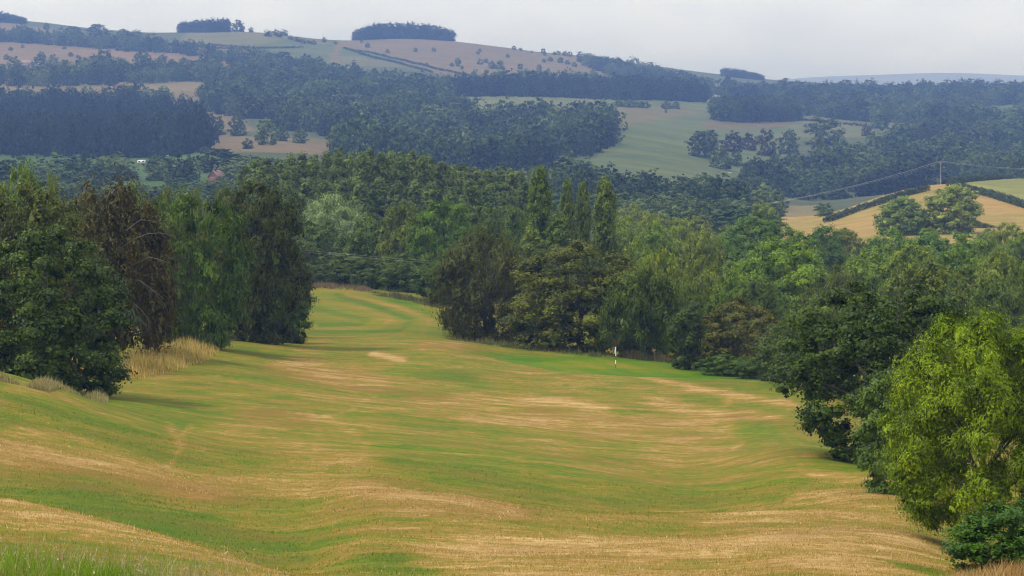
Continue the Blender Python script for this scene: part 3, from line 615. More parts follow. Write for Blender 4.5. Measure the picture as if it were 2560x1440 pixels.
# ---- trees round the course (column, top row, width, distance, proto, colour, label)
LOMBL = ['broadest and leftmost of the four columnar poplars above the broad olive tree', 'second columnar poplar from the left of the four', 'thinnest columnar poplar, third of the four from the left', 'rightmost of the four columnar poplars above the broad olive tree']
for (px, top, w, d), lb, i in zip([(1348,417,62,432),(1418,449,42,440),(1458,458,40,436),(1511,443,62,430)], LOMBL, range(4)):
    T(px, top - 13, w * 1.0, d, f'lomb{i % 2}', (0.060,0.090,0.024), 'lombardy_poplar', lb, 'columnar poplars standing in a row of four')
for (px, top, w, d, lb) in [(1395,520,60,428,'low leafy side growth between the first and second columnar poplars'), (1330,560,70,425,'short bushy growth at the foot of the leftmost columnar poplar')]:
    T(px, top, w, d, 'lomb1', (0.062,0.09,0.026), 'poplar_tree', lb)
pop = [(612,405),(640,392),(668,386),(697,384),(728,380),(757,378),(787,376),(818,372),(848,366),(876,374),(903,370),(928,366),(952,372),(976,368),(1003,372),(1030,370),(1056,376),(1076,384),(1104,394),(1131,402),(1160,408),(1190,412),(1220,410),(1252,414),(1278,414),(1298,420)]
ORD = 'first second third fourth fifth sixth seventh eighth ninth tenth eleventh twelfth thirteenth fourteenth fifteenth sixteenth seventeenth eighteenth nineteenth twentieth twenty-first twenty-second twenty-third twenty-fourth twenty-fifth twenty-sixth'.split()
for i, (px, top) in enumerate(pop):
    lb = 'tall poplar in the long plantation behind the fairway trees'
    lb = f'{ORD[i]} poplar from the left along the skyline of the long plantation'
    if i == 0: lb = 'leftmost poplar of the long plantation'
    if i == len(pop) - 1: lb = 'rightmost poplar of the long plantation, next to the columnar poplars'
    T(px, top + random.uniform(-5, 5), random.uniform(62, 84), 610 + 26 * (i % 2) + random.uniform(-6, 6), f'pop{i % 3}', (0.066,0.095,0.055), 'poplar_tree', lb, 'poplars of the plantation behind the fairway')
for i, px in enumerate(range(625, 1320, 46)):
    T(px, 430 + 0.03 * (px - 600) + random.uniform(-8, 8), 70, 585 + 8 * (i % 2), f'pop{i % 3}', (0.058,0.085,0.05), 'poplar_tree', 'lower poplar in the front row of the plantation', 'front row of the poplar plantation')
MIDT = [
 (708,484,100,505,'broad0',(.05,.085,.022),'round green tree just right of the dark olive tree, beside the pale willow'),
 (832,476,165,530,'willow0',(.125,.165,.20),'pale silvery willow left of the fairway-end trees'),
 (872,545,130,515,'willow0',(.115,.155,.19),'lower silvery willow below and right of the pale one'),
 (775,560,150,480,'broad2',(.055,.08,.038),'grey-green tree below the pale willow'),
 (850,625,140,462,'broad0',(.05,.07,.035),'dull green tree at the far end of the fairway, under the lower willow'),
 (930,522,130,480,'broad1',(.048,.076,.024),'dark green tree right of the silvery willows'),
 (925,640,120,455,'broad3',(.042,.064,.026),'low dark tree at the back edge of the far fairway'),
 (1010,494,140,472,'oak0',(.068,.088,.024),'olive-topped tree left of the bright green fairway tree'),
 (1010,620,130,448,'broad1',(.042,.068,.02),'shaded tree in front of the olive-topped one, at the fairway edge'),
 (1108,484,175,452,'oak1',(.058,.105,.022),'bright mid-green tree with a domed crown behind the far fairway'),
 (1100,640,120,425,'broad0',(.042,.07,.022),'low tree at the fairway edge below the bright domed tree'),
 (1215,504,150,470,'broad2',(.055,.088,.028),'green tree between the domed tree and the columnar poplars'),
 (1290,506,110,480,'broad0',(.05,.082,.026),'green tree just left of the tallest columnar poplar'),
 (1170,600,110,420,'broad3',(.05,.078,.022),'green tree peeping over the left of the weeping tree'),
 (770,655,110,458,'broad1',(.038,.06,.03),'blue-green shaded tree at the left end of the far fairway'),
 (60,388,140,365,'broad0',(.085,.125,.032),'light green tree top at the far left above the olive tree'),
 (130,412,90,380,'birch0',(.085,.11,.035),'loose light green feathery tree top right of the far left tree'),
 (330,446,110,400,'broad2',(.075,.12,.024),'lime-green tree top behind the bronze tree'),
 (415,440,90,395,'birch1',(.07,.085,.026),'olive feathery tree top behind the lime-green and fresh green trees'),
 (490,452,80,405,'birch0',(.065,.085,.025),'small olive feathery tree top behind the fresh green tree'),
 (225,470,100,370,'broad1',(.05,.07,.022),'dark green tree top just right of the bronze crown'),
 (560,455,110,410,'broad2',(.055,.085,.025),'green tree top between the fresh green tree and the plantation'),
 # right of the flagstick, front rank
 (1608,640,190,312,'weep0',(.052,.072,.026),'dark weeping tree directly behind the flagstick'),
 (1700,690,120,322,'weep1',(.055,.078,.026),'weeping tree to the right of the one behind the flagstick'),
 (1745,742,160,298,'broad0',(.034,.054,.02),'dark thorn bush tree with dense crown right of the yellow flowers'),
 (1858,740,200,296,'oak0',(.060,.064,.022),'reddish-olive thorn tree above the right end of the green'),
 (1810,880,110,290,'broad2',(.045,.085,.03),'low fresh green shrub at the right end of the green'),
 (1890,885,110,284,'broad0',(.04,.065,.024),'low dark shrub beside the fresh green shrub right of the green'),
 (1970,790,150,272,'broad1',(.036,.058,.018),'dark tree between the reddish-olive thorn tree and the big oak'),
 (2070,715,240,262,'oak1',(.040,.064,.014),'oak with bright leaf tips standing behind the overhanging oak'),
 (2330,640,300,300,'oak0',(.052,.07,.016),'broad olive oak top above the overhanging oak'),
 (2480,690,180,290,'broad1',(.038,.06,.022),'dark tree behind the bright feathery tree'),
 # second rank
 (1590,585,120,372,'birch0',(.075,.105,.032),'pale green feathery tree right of the columnar poplars'),
 (1655,600,150,355,'birch1',(.080,.105,.032),'olive-green feathery tree above the weeping tree behind the flag'),
 (1752,630,140,368,'birch0',(.072,.098,.03),'light green feathery tree top above the dark thorn tree'),
 (1830,660,130,345,'broad3',(.05,.082,.024),'green tree above the reddish-olive thorn tree'),
 (1960,585,240,402,'bigfront',(.075,.118,.022),'spreading bright yellow-green tree in the middle of the right wood'),
 (1900,690,140,330,'broad2',(.046,.072,.024),'mid-green tree left of the grey weeping tree in the right wood'),
 (2090,648,180,336,'weep1',(.062,.080,.042),'grey-green weeping tree above the big oak'),
 (2180,610,150,420,'broad0',(.062,.10,.025),'fresh green tree behind the grey weeping tree'),
 (2290,600,170,410,'broad2',(.068,.098,.024),'yellow-green tree above the broad olive oak'),
 (2400,600,160,400,'broad1',(.055,.088,.022),'green tree right of the yellow-green one above the olive oak'),
 (2500,608,170,380,'birch1',(.07,.095,.032),'pale feathery tree above the bright feathery tree'),
 (2570,620,120,350,'oak0',(.05,.075,.02),'tree at the right edge above the bright feathery one'),
 # third rank
 (1560,530,120,525,'broad0',(.07,.105,.03),'light green tree top just right of the last columnar poplar'),
 (1640,545,120,500,'broad3',(.06,.098,.025),'green tree top behind the pale feathery trees'),
 (1620,520,90,600,'birch1',(.095,.115,.045),'pale yellowish tree top at the back of the wood near the poplars'),
 (1700,535,110,560,'birch0',(.085,.108,.036),'pale olive tree top at the back of the right wood'),
 (1760,560,120,470,'birch1',(.07,.095,.03),'olive-green tree top left of the dark green oak'),
 (1815,580,120,500,'broad1',(.04,.07,.024),'dark green tree top left of the tall dark oak'),
 (1900,530,190,560,'oak0',(.048,.082,.024),'tall dark green oak below the brown stubble field'),
 (2000,572,110,520,'broad2',(.055,.088,.024),'green tree top right of the tall dark oak'),
 (2062,552,120,590,'broad1',(.036,.062,.022),'dark tree top at the foot of the golden knoll'),
 (2120,566,100,600,'birch0',(.07,.08,.035),'thin brownish tree top at the foot of the golden knoll'),
 (2135,610,80,470,'spruce',(.085,.115,.095),'bluish-grey conifer top in the right wood'),
 (2230,560,130,560,'broad0',(.055,.092,.024),'green tree top under the round knoll tree'),
 (2320,566,140,570,'broad3',(.058,.1,.024),'bright green tree top under the grey knoll tree'),
 (2410,572,140,550,'broad0',(.056,.09,.024),'green tree top right of the grey knoll tree'),
 (2520,545,130,580,'birch0',(.085,.105,.04),'loose pale tree top near the right edge below the knoll'),
 (2555,570,120,500,'broad2',(.06,.09,.026),'green tree top at the right edge below the knoll'),
 (2470,585,120,480,'broad1',(.05,.08,.026),'green tree top above the pale feathery tree near the right edge'),
 # fourth rank
 (1582,500,90,760,'broad0',(.075,.10,.05),'hazy grey-green tree top beyond the wood, right of the poplars'),
 (1650,525,90,700,'broad3',(.08,.105,.042),'pale round tree top beyond the wood near the power line'),
 (1735,535,100,680,'broad2',(.085,.10,.045),'pale grey-green crown beyond the wood under the power line'),
 (1822,555,90,640,'broad1',(.06,.085,.035),'dull green crown left of the round pale tree'),
 (1910,497,78,760,'oak1',(.08,.105,.045),'round pale tree standing alone left of the stubble field'),
 (1870,545,90,660,'broad0',(.055,.08,.03),'green crown under the round pale tree'),
 (2252,486,112,850,'knoll',(.062,.09,.036),'rounded dark tree on the golden knoll, left of the pair'),
 (2382,456,128,850,'knoll',(.10,.125,.060),'taller grey-green tree on the golden knoll, right of the pair'),
 (2310,520,80,865,'broad0',(.055,.08,.034),'small shaded tree between the two knoll trees'),
 (2462,556,70,880,'spruce',(.028,.045,.02),'small dark pointed tree at the foot of the knoll'),
]
proto('knoll', 95, env='round', n_puff=44, puff=.16, leaf=.034, aspect=.65, n_leaf=16000, z0=.03)
proto('spruce0', 90, env='cone', n_puff=50, puff=.12, leaf=.024, flat=.6, rag=.3, n_leaf=12000, base=.016)
NM = {'knoll': 'broadleaf_tree', 'hazel': 'broadleaf_tree', 'bigfront': 'broadleaf_tree', 'birch': 'feathery_tree', 'broad': 'broadleaf_tree', 'oak': 'oak_tree', 'weep': 'weeping_tree', 'willow': 'willow_tree', 'spruce': 'conifer_tree'}
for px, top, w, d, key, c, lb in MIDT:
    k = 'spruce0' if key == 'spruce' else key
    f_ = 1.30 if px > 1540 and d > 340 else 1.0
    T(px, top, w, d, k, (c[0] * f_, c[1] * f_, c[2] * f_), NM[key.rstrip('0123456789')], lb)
# filler trees standing deeper in the same woods, only slivers of them show
WL = 'green tree crowded among its neighbours deep in the wood right of the flag'
for i in range(46):
    d = random.choice([330, 380, 430, 490, 540, 620, 700]) + random.uniform(-20, 20); px = random.uniform(1545, 2720)
    if d < 345 and px < 1600: continue
    x = xat(px, d); g = hgt(x, d); h = random.uniform(7.5, 10.0)
    top = row_of(g + h, d)
    lim = 600 - max(0, (d - 400)) * 0.13
    if top < lim: h = max(5.0, zray(lim + random.uniform(0, 20), d) - g)
    tree('broadleaf_tree', WL, f'broad{i % 4}' if i % 3 else f'birch{i % 2}', x, d, random.uniform(6.5, 9), h, jitter(random.choice([MD, LT, (.075,.115,.026), (.06,.095,.024)]), .12), 'tree', 'trees deep in the right-hand wood')
for i in range(16):
    px = 690 + i * 42 + random.uniform(-12, 12); d = 500 + random.uniform(-15, 45)
    x = xat(px, d); tree('broadleaf_tree', 'shaded green tree deep in the wood behind the far fairway', f'broad{i % 4}', x, d, 8.5, random.uniform(9, 11.5), jitter((.042,.066,.024), .12), 'tree', 'trees deep in the wood behind the far fairway')
for i in range(9):
    px = -60 + i * 95; d = 330 + random.uniform(-12, 25); x = xat(px, d)
    tree('broadleaf_tree', 'dark tree deep behind the left-hand group', f'broad{i % 4}', x, d, 8, random.uniform(9.5, 11.5), jitter((.045,.062,.02), .12), 'tree', 'trees deep behind the left-hand group')

# ------------------------------------------------------------------ far woods and far trees
def far_proto(seed, kind, dense=1.0):
    r = np.random.default_rng(seed)
    if kind == 'con': env, n, nl, puff, leaf, flat, z0 = 'cone', 14, 420, .14, .080, .8, .0
    elif kind == 'bush': env, n, nl, puff, leaf, flat, z0 = 'dome', 10, 90, .22, .20, .8, -.02
    else: env, n, nl, puff, leaf, flat, z0 = 'dome', 20, 620, .17, .080, .75, .0
    me, C, pr = crown_mesh('farproto', r, env=env, n_puff=n, n_leaf=int(nl * dense), leaf=leaf * (1.15 if dense > 1 else 1), aspect=.75, puff=puff, sub=3, flat=flat, z0=z0, tonevar=.25, corek=1.25)
    V = np.zeros(len(me.vertices) * 3, np.float32); me.vertices.foreach_get('co', V)
    tn = np.zeros(len(me.polygons), np.float32); me.attributes['tone'].data.foreach_get('value', tn)
    bpy.data.meshes.remove(me)
    return V.reshape(-1, 3), tn
FP = {k: [far_proto(200 + 10 * j + i, k) for i in range(4)] for j, k in enumerate(('con', 'bush', 'dec'))}
SHAPES = bpy.data.collections.new('wood_tree_shapes')          # crowns that the far woods repeat
SHAPE_ID = {}
for k, lst in FP.items():
    for q_, (V, tn) in enumerate(lst):
        me = mesh_np('wood_crown', V, np.arange(len(V)).reshape(-1, 4)); fattr(me, 'tone', tn); me.materials.append(WOODLEAF)
        SHAPES.objects.link(bpy.data.objects.new(f'wood_crown_{len(SHAPE_ID):02d}', me)); SHAPE_ID[k, q_] = len(SHAPE_ID)
WG = bpy.data.node_groups.new('plant_wood', 'GeometryNodeTree')
WG.interface.new_socket('Geometry', in_out='INPUT', socket_type='NodeSocketGeometry'); WG.interface.new_socket('Geometry', in_out='OUTPUT', socket_type='NodeSocketGeometry')
def _wg():
    n = WG.nodes; gi, go = n.new('NodeGroupInput'), n.new('NodeGroupOutput'); ci = n.new('GeometryNodeCollectionInfo'); ip = n.new('GeometryNodeInstanceOnPoints')
    ci.inputs['Collection'].default_value = SHAPES; ci.inputs['Separate Children'].default_value = True; ci.inputs['Reset Children'].default_value = True
    def at_(nm, t):
        a = n.new('GeometryNodeInputNamedAttribute'); a.data_type = t; a.inputs['Name'].default_value = nm
        return [o for o in a.outputs if o.enabled and o.name == 'Attribute'][0]
    l = WG.links.new
    l(gi.outputs[0], ip.inputs['Points']); l(ci.outputs[0], ip.inputs['Instance']); ip.inputs['Pick Instance'].default_value = True
    l(at_('shape', 'INT'), ip.inputs['Instance Index']); l(at_('turn', 'FLOAT_VECTOR'), ip.inputs['Rotation']); l(at_('size', 'FLOAT_VECTOR'), ip.inputs['Scale']); l(ip.outputs[0], go.inputs[0])
_wg()
def wood(name, label, spots, cat='wood'):
    """spots: (x, y, w, h, kind, colour); one wood is one object, its crowns planted by nodes"""
    A = np.array([s_[:4] for s_ in spots], float); n = len(A); z = height(A[:, 0], A[:, 1]) - 0.2
    me = bpy.data.meshes.new(name); me.vertices.add(n); me.vertices.foreach_set('co', np.column_stack([A[:, :2], z]).astype(np.float32).ravel())
    a = me.attributes.new('shape', 'INT', 'POINT'); a.data.foreach_set('value', np.array([SHAPE_ID[s_[4], int(rng.integers(4))] for s_ in spots], np.int32))
    a = me.attributes.new('turn', 'FLOAT_VECTOR', 'POINT'); a.data.foreach_set('vector', np.column_stack([np.zeros((n, 2)), rng.uniform(0, 6.28, n)]).astype(np.float32).ravel())
    a = me.attributes.new('size', 'FLOAT_VECTOR', 'POINT'); a.data.foreach_set('vector', np.column_stack([A[:, 2], A[:, 2], A[:, 3]]).astype(np.float32).ravel())
    cattr(me, 'wood_col', np.array([s_[5] for s_ in spots]), 'POINT')
    o = link(name, me); md_ = o.modifiers.new('planting', 'NODES'); md_.node_group = WG
    return tag(o, label, cat, None, 'stuff')
DECC = [(.030,.046,.018), (.038,.062,.018), (.046,.076,.018), (.058,.094,.022), (.072,.108,.026), (.095,.128,.032)]
def scatter(poly, spacing, wr, hr, kinds=('dec',), cols=DECC, dmin=1100, dmax=5000, thin=0.0, k=1.45):
    if dmin < 1000: k = 1.1
    spacing *= k; wr = (wr[0] * k, wr[1] * k); hr = (hr[0] * k, hr[1] * k)
    P = np.array(world_poly(poly, dmin, dmax)); lo, hi = P.min(0), P.max(0); out = []
    ny = int((hi[1] - lo[1]) / (spacing * 0.9)) + 1; nx = int((hi[0] - lo[0]) / spacing) + 1
    X, Yy = np.meshgrid(np.arange(nx) * spacing + lo[0], np.arange(ny) * spacing * 0.9 + lo[1])
    X = X + (np.arange(ny) % 2)[:, None] * spacing * 0.5
    X = X.ravel() + rng.uniform(-.38, .38, X.size) * spacing; Yy = Yy.ravel() + rng.uniform(-.38, .38, Yy.size) * spacing
    m = in_poly(X, Yy, [tuple(p) for p in P])
    for x, y in zip(X[m], Yy[m]):
        if thin and rng.uniform() < thin: continue
        drift = float(wobble(np.array([x]), np.array([y]), 70, 3)[0]); big = rng.uniform(); f = 1.55 if big > .88 else (0.7 if big < .25 else 1.0)
        ci_ = int(np.clip((drift * .9 + .5 + rng.normal() * .22) * len(cols), 0, len(cols) - 1))
        out.append((x, y, rng.uniform(*wr) * f, rng.uniform(*hr) * (0.6 + 0.4 * f), kinds[rng.integers(len(kinds))], np.array(cols[ci_]) * rng.uniform(.75, 1.3) * (1 + .35 * drift)))
    return out
CONC = [(.026,.042,.018), (.030,.048,.020), (.022,.036,.018)]
WOODS = []
def add_wood(name, label, *sc, **k):
    s = [t for q in sc for t in q]; WOODS.append((name, len(s)))
    if s: wood(name, label, s)
add_wood('conifer_wood', 'dark conifer plantation on the lower left hillside above the valley fields',
    scatter([(-60,388),(180,394),(320,397),(430,392),(520,380),(540,350),(480,306),(400,292),(250,285),(-60,280)], 8.5, (7, 9), (13, 17), ('con', 'con', 'con', 'dec'), CONC))
add_wood('broadleaf_wood', 'long mixed wood covering the middle of the hillside',
    scatter([(860,402),(1000,428),(1250,430),(1400,412),(1500,380),(1545,340),(1535,312),(1330,312),(1190,315),(1120,262),(1125,232),(1000,222),(880,205),(760,195),(640,205),(540,232),(500,262),(560,290),(660,300),(720,325),(840,345)],
            11.5, (11, 15), (12, 16), ('dec',) * 5 + ('con',)))
add_wood('tree_belt', 'straight dark tree belt above the pale field in mid-hillside',
    scatter([(1120,243),(1300,243),(1500,249),(1760,256),(1770,242),(1600,234),(1400,228),(1120,226)], 10, (9, 12), (12.5, 16), ('dec', 'con'), CONC + DECC[:2], 1800))
add_wood('hillside_belt', 'long belt of trees slanting below the left skyline',
    scatter([(-60,98),(60,98),(150,108),(300,116),(480,132),(640,155),(790,178),(900,205),(760,196),(640,188),(640,165),(480,142),(300,124),(140,114),(-60,104)], 12, (11, 15), (10, 15), ('dec',), DECC, 1900))
add_wood('hillside_belt', 'scattered tree belt between the brown slope and the conifer plantation',
    scatter([(-60,212),(150,220),(330,212),(500,205),(640,214),(640,192),(480,186),(300,188),(100,196),(-60,192)], 13, (11, 15), (11, 15), ('dec',), DECC, 1700, thin=.2),
    scatter([(-60,290),(120,290),(300,292),(420,292),(520,300),(420,250),(240,255),(-60,262)], 12, (10, 14), (10, 15), ('dec',), DECC, 1600, thin=.35))
add_wood('ridge_wood', 'dark wood running down the skyline ridge right of the bare slope',
    scatter([(1440,152),(1560,170),(1720,205),(1800,228),(1640,222),(1560,200),(1500,182)], 13, (10, 14), (8, 13), ('dec',), DECC, 2300),
    scatter([(1560,206),(1700,224),(1780,238),(1780,228),(1640,214)], 13, (10, 14), (9, 13), ('dec',), DECC, 2300),
    scatter([(1180,212),(1420,218),(1560,222),(1560,210),(1400,205),(1180,200)], 14, (9, 13), (8, 12), ('dec', 'bush'), DECC, 2300, thin=.3))
add_wood('valley_wood', 'band of dark woods across the far right hillside under the horizon',
    scatter([(1780,250),(1900,250),(2080,270),(2200,272),(2480,264),(2760,264),(2760,236),(2300,236),(2000,236),(1780,238)], 15, (12, 17), (11, 16), ('dec',) * 3 + ('con',), DECC + CONC, 2200),
    scatter([(2000,288),(2200,308),(2460,312),(2470,285),(2300,268),(2080,262)], 13, (11, 15), (10, 14), ('dec',), DECC, 1900))
add_wood('parkland_wood', 'compact dark wood standing on the upper meadow in front of the stone house',
    scatter([(1785,304),(1890,306),(1992,303),(1988,280),(1890,276),(1785,282)], 8.5, (10, 13), (11, 15), ('dec',), DECC[:4], 1750, 2300))
add_wood('hillside_wood', 'dense wood filling the slope at the right edge above the knoll',
    scatter([(2240,430),(2330,445),(2760,445),(2760,312),(2480,312),(2360,330),(2260,345),(2200,380)], 12.5, (11, 15), (11, 15), ('dec',) * 5 + ('con',), DECC, 1250))
add_wood('valley_wood', 'band of hazy trees in the valley bottom beyond the near wood',
    scatter([(1300,484),(1420,492),(1560,504),(1700,520),(1800,535),(1930,550),(1935,530),(1930,505),(1860,490),(1760,505),(1640,495),(1500,468),(1380,446)], 10, (8, 12), (6, 9.5), ('dec',) * 4 + ('con',), DECC, 1120, 1500),
    scatter([(1300,560),(1500,575),(1700,580),(1930,590),(1930,548),(1800,536),(1700,522),(1560,506),(1420,494),(1300,486)], 12, (9, 13), (5.5, 8), ('dec',), DECC, 850, 1225),
    scatter([(1880,480),(2000,500),(2200,492),(2330,470),(2330,420),(2200,415),(2000,428),(1880,440)], 12, (10, 14), (9, 13), ('dec',), DECC, 1300, 1800, thin=.15))
add_wood('valley_wood', 'hazy trees in the valley bottom beyond the left-hand group',
    scatter([(150,464),(640,460),(640,436),(560,428),(440,440),(330,440),(200,436)], 14, (10, 14), (6, 9.5), ('dec',), DECC, 1150, 1400, thin=.72),
    scatter([(-80,520),(640,520),(640,470),(300,478),(-80,478)], 14, (8, 11), (3.5, 5.5), ('dec',), DECC, 850, 1225, thin=.2),
    scatter([(-80,470),(150,470),(150,452),(-80,448)], 13, (10, 14), (6, 9), ('dec',), DECC, 1100, 1400))
def clump(name, label, xs, base, hpx, n, colr, dmin, rows=3):
    sp = []
    for i in range(n):
        t = (i + .5) / n; px = xs[0] + (xs[1] - xs[0]) * t + random.uniform(-2, 2)
        py = np.interp(t, np.linspace(0, 1, len(base)), base); d0 = cast(px, py, dmin)
        for k in range(rows):
            d = d0 + 13 * k; h = np.interp(t, np.linspace(0, 1, len(hpx)), hpx) * d / F * random.uniform(.9, 1.08)
            sp.append((xat(px, d), d, (xs[1] - xs[0]) / n * 2.7 * d / F, h, 'dec', np.array(colr) * random.uniform(.85, 1.15)))
    wood(name, label, sp)
clump('tree_clump', 'dark clump of trees crowning the bare round hilltop on the skyline', (888, 1134), [97, 96, 96, 99, 103], [28, 40, 44, 42, 42, 38, 30], 18, (.024,.040,.018), 2700)
clump('tree_clump', 'smaller skyline clump above the green and brown field left of centre', (450, 575), [82, 80, 78, 78], [26, 34, 37, 34], 10, (.026,.042,.018), 2600)
clump('tree_clump', 'dark clump on the skyline at the top left corner', (-30, 64), [56, 56, 60], [26, 26, 16], 8, (.026,.042,.018), 2800)
clump('tree_clump', 'low rounded clump on the far ridge left of the pale distant hill', (1806, 1904), [202, 202, 205], [22, 24, 16], 9, (.035,.055,.025), 3300)

FARM = {}
for k in FP:
    for i in range(4):
        V, tn = far_proto(300 + 7 * i + len(k), k, 1.6)
        me = mesh_np('far_crown', V, np.arange(len(V)).reshape(-1, 4)); fattr(me, 'tone', tn); me.materials.append(LEAF); FARM[k, i] = me
def ftree(px, base, hpx, wpx, kind, c, name, label, group=None, dmin=1000, dmax=5000, d=None, cat='tree'):
    d = float(M(d)) if d else cast(px, base, dmin, dmax); x = xat(px, d)
    o = link(name, FARM[kind, random.randrange(4)]); o.location = (x, d, hgt(x, d) - .15)
    o.scale = (wpx * d / F, wpx * d / F, hpx * d / F); o.rotation_euler = (0, 0, random.uniform(0, 6.28)); o.color = (*jitter(c, .1), 1)
    return tag(o, label, cat, group)
D1, D2, D3, DP, DG = (.030,.048,.020), (.042,.066,.026), (.055,.080,.032), (.034,.030,.024), (.07,.095,.04)
for px, b, h, w, k, c, lb in [
 (262,183,64,66,'dec',D1,'large dark tree standing alone on the brown upper left slope'), (360,172,50,54,'dec',D1,'second large dark tree on the brown slope, right of the biggest'),
 (275,168,38,30,'dec',D2,'smaller tree leaning on the right of the biggest slope tree'), (38,178,40,40,'dec',D2,'hazy tree above the farm roofs at the left'), (105,160,34,36,'dec',D2,'tree just right of the farm roofs at the left'),
 (135,165,32,36,'dec',D3,'pale round tree right of the farm roofs'), (400,165,24,24,'dec',D1,'small tree right of the two large slope trees'), (165,205,60,64,'dec',D2,'broad tree below the farm at the left'),
 (40,215,52,60,'dec',D1,'dark tree at the left edge below the farm'), (535,160,38,34,'dec',D2,'tree at the foot of the slanting belt, left one of two'), (580,160,36,40,'dec',D1,'tree at the foot of the slanting belt, right one of two'),
 (120,74,19,20,'dec',D1,'small single tree on the upper left skyline'), (812,106,15,13,'dec',D1,'single small tree on the skyline left of the hilltop clump'), (840,111,9,10,'bush',D1,'tiny bush on the skyline left of the hilltop clump'),
 (598,78,32,40,'dec',D1,'tree standing just right of the smaller skyline clump'), (630,80,14,16,'bush',D1,'little tree right of the smaller skyline clump'), (245,95,38,70,'dec',D1,'big rounded tree on the left skyline'),
 (185,98,36,60,'dec',D2,'rounded tree left of the big one on the left skyline'), (312,98,28,44,'dec',D2,'rounded tree right of the big one on the left skyline'), (345,98,26,36,'dec',D2,'end tree of the rounded skyline row at the left'),
 (60,82,22,50,'dec',D2,'low tree under the top left clump'),
 (665,362,72,62,'dec',D3,'pale round tree at the edge of the brown field by the wood'), (840,385,78,64,'dec',D3,'pale round tree at the right end of the brown field'), (620,372,28,36,'bush',D1,'dark bush in the middle of the brown field'),
 (545,338,52,50,'dec',D2,'left of the row of trees above the brown field'), (595,340,60,52,'dec',D1,'dark tree in the row above the brown field'), (705,352,34,40,'dec',D1,'dark low tree right of the pale round tree'), (750,358,40,44,'dec',D2,'hazy tree in the hedge above the brown field'),
 (385,428,44,48,'dec',D1,'dark pine-like tree in the valley field by the white caravan'), (215,440,48,66,'dec',D2,'leftmost of the valley trees below the plantation'), (265,442,46,60,'dec',D2,'second of the valley trees below the plantation'),
 (310,452,44,60,'dec',D1,'dark valley tree left of the caravan field'), (520,425,42,58,'dec',D1,'round dark tree right of the caravan field'), (465,430,34,50,'dec',D2,'low valley tree left of the round dark one'), (590,425,40,56,'dec',D2,'valley tree below the left end of the brown field'),
 (430,455,30,50,'dec',D2,'low valley tree in front of the round dark one'),
 # right-hand parkland
 (1750,392,70,88,'dec',D1,'leftmost dark tree of the parkland clump on the green slope'), (1800,422,60,74,'dec',D2,'round paler tree in front of the parkland clump'), (1830,380,56,70,'dec',DP,'purplish tree inside the parkland clump'),
 (1870,375,46,54,'dec',DP,'small purplish tree right of the larger purplish one in the parkland'), (1915,390,72,62,'dec',DP,'dark purplish tree at the right of the parkland clump'), (1840,415,40,46,'dec',D2,'low tree right of the round paler parkland tree'), (1775,370,50,60,'dec',D1,'dark tree top at the back of the parkland clump'),
 (1970,385,66,62,'dec',D1,'dark tree between the parkland clump and the great spreading tree'), (2060,362,74,120,'dec',(.036,.056,.024),'great spreading dark tree above the parkland trees'), (2050,405,62,60,'dec',D2,'tree in front of the great spreading tree, left'), (2100,402,66,64,'dec',D3,'paler tree in front of the great spreading tree, right'),
 (2147,408,58,58,'dec',(.085,.10,.06),'pale grey crown beside the great spreading tree'), (2185,392,66,62,'dec',D2,'dark green tree right of the pale grey crown'), (2165,340,34,32,'dec',DP,'small reddish tree behind the pale grey crown'), (2200,322,50,52,'dec',D2,'tree in the upper field right of the great spreading tree'),
 (2262,392,44,34,'dec',D1,'small dark tree standing alone in the right-hand meadow'), (2295,345,38,40,'dec',D2,'tree on the upper meadow at the right'), (2250,370,34,40,'dec',D2,'hazy tree left of the upper meadow'), (2390,345,52,60,'dec',D1,'dark tree by the sloping green field at the right edge'),
 (2470,312,36,40,'con',D1,'pointed dark tree under the sloping green field at the right edge'), (2500,318,34,40,'con',D1,'second pointed tree under the sloping green field'),
 (1870,462,60,56,'dec',D1,'dark tree on the meadow above the near wood'), (1795,470,44,46,'con',D2,'small tree at the bottom of the meadow'), (1930,450,56,60,'dec',D1,'dark tree right of the meadow bottom'), (1985,452,58,70,'dec',D1,'broad dark tree right of the meadow, below the parkland'),
 (2050,450,60,72,'dec',D2,'broad hazy tree below the great spreading tree'), (2140,440,56,56,'dec',D1,'dark tree at the bottom of the parkland glade'), (1845,500,56,70,'dec',D2,'bushy tree in the valley left of the stubble field'), (2060,540,36,60,'dec',D2,'low hazy tree right of the stubble field', ),
 (1570,268,22,46,'dec',D1,'left clump of the row of trees on the upper meadow'), (1608,270,20,40,'dec',D1,'second tree of the row on the upper meadow'), (1665,272,22,34,'dec',D1,'left tree of the right-hand pair on the upper meadow'), (1690,272,20,26,'dec',D1,'right tree of the right-hand pair on the upper meadow'),
 (1545,266,18,26,'dec',D1,'first small tree of the row on the upper meadow'), (1590,268,16,22,'dec',D1,'small tree between the two clumps of the upper meadow row'), (1664,282,12,8,'bush',D1,'tiny thorn below the upper meadow row'),
 (1465,418,10,9,'bush',D1,'tiny bush low on the green slope, left'), (1607,433,10,9,'bush',D1,'tiny bush low on the green slope, right'),
 (1320,195,14,12,'dec',D2,'small tree above the tree belt near the chalky patch'), (1348,182,24,18,'dec',D2,'upright tree above the chalky patch on the bare slope'), (1370,185,16,14,'dec',D2,'small tree right of the upright one on the bare slope'),
]: ftree(px, b, h, w, k, c, 'hillside_tree', lb)
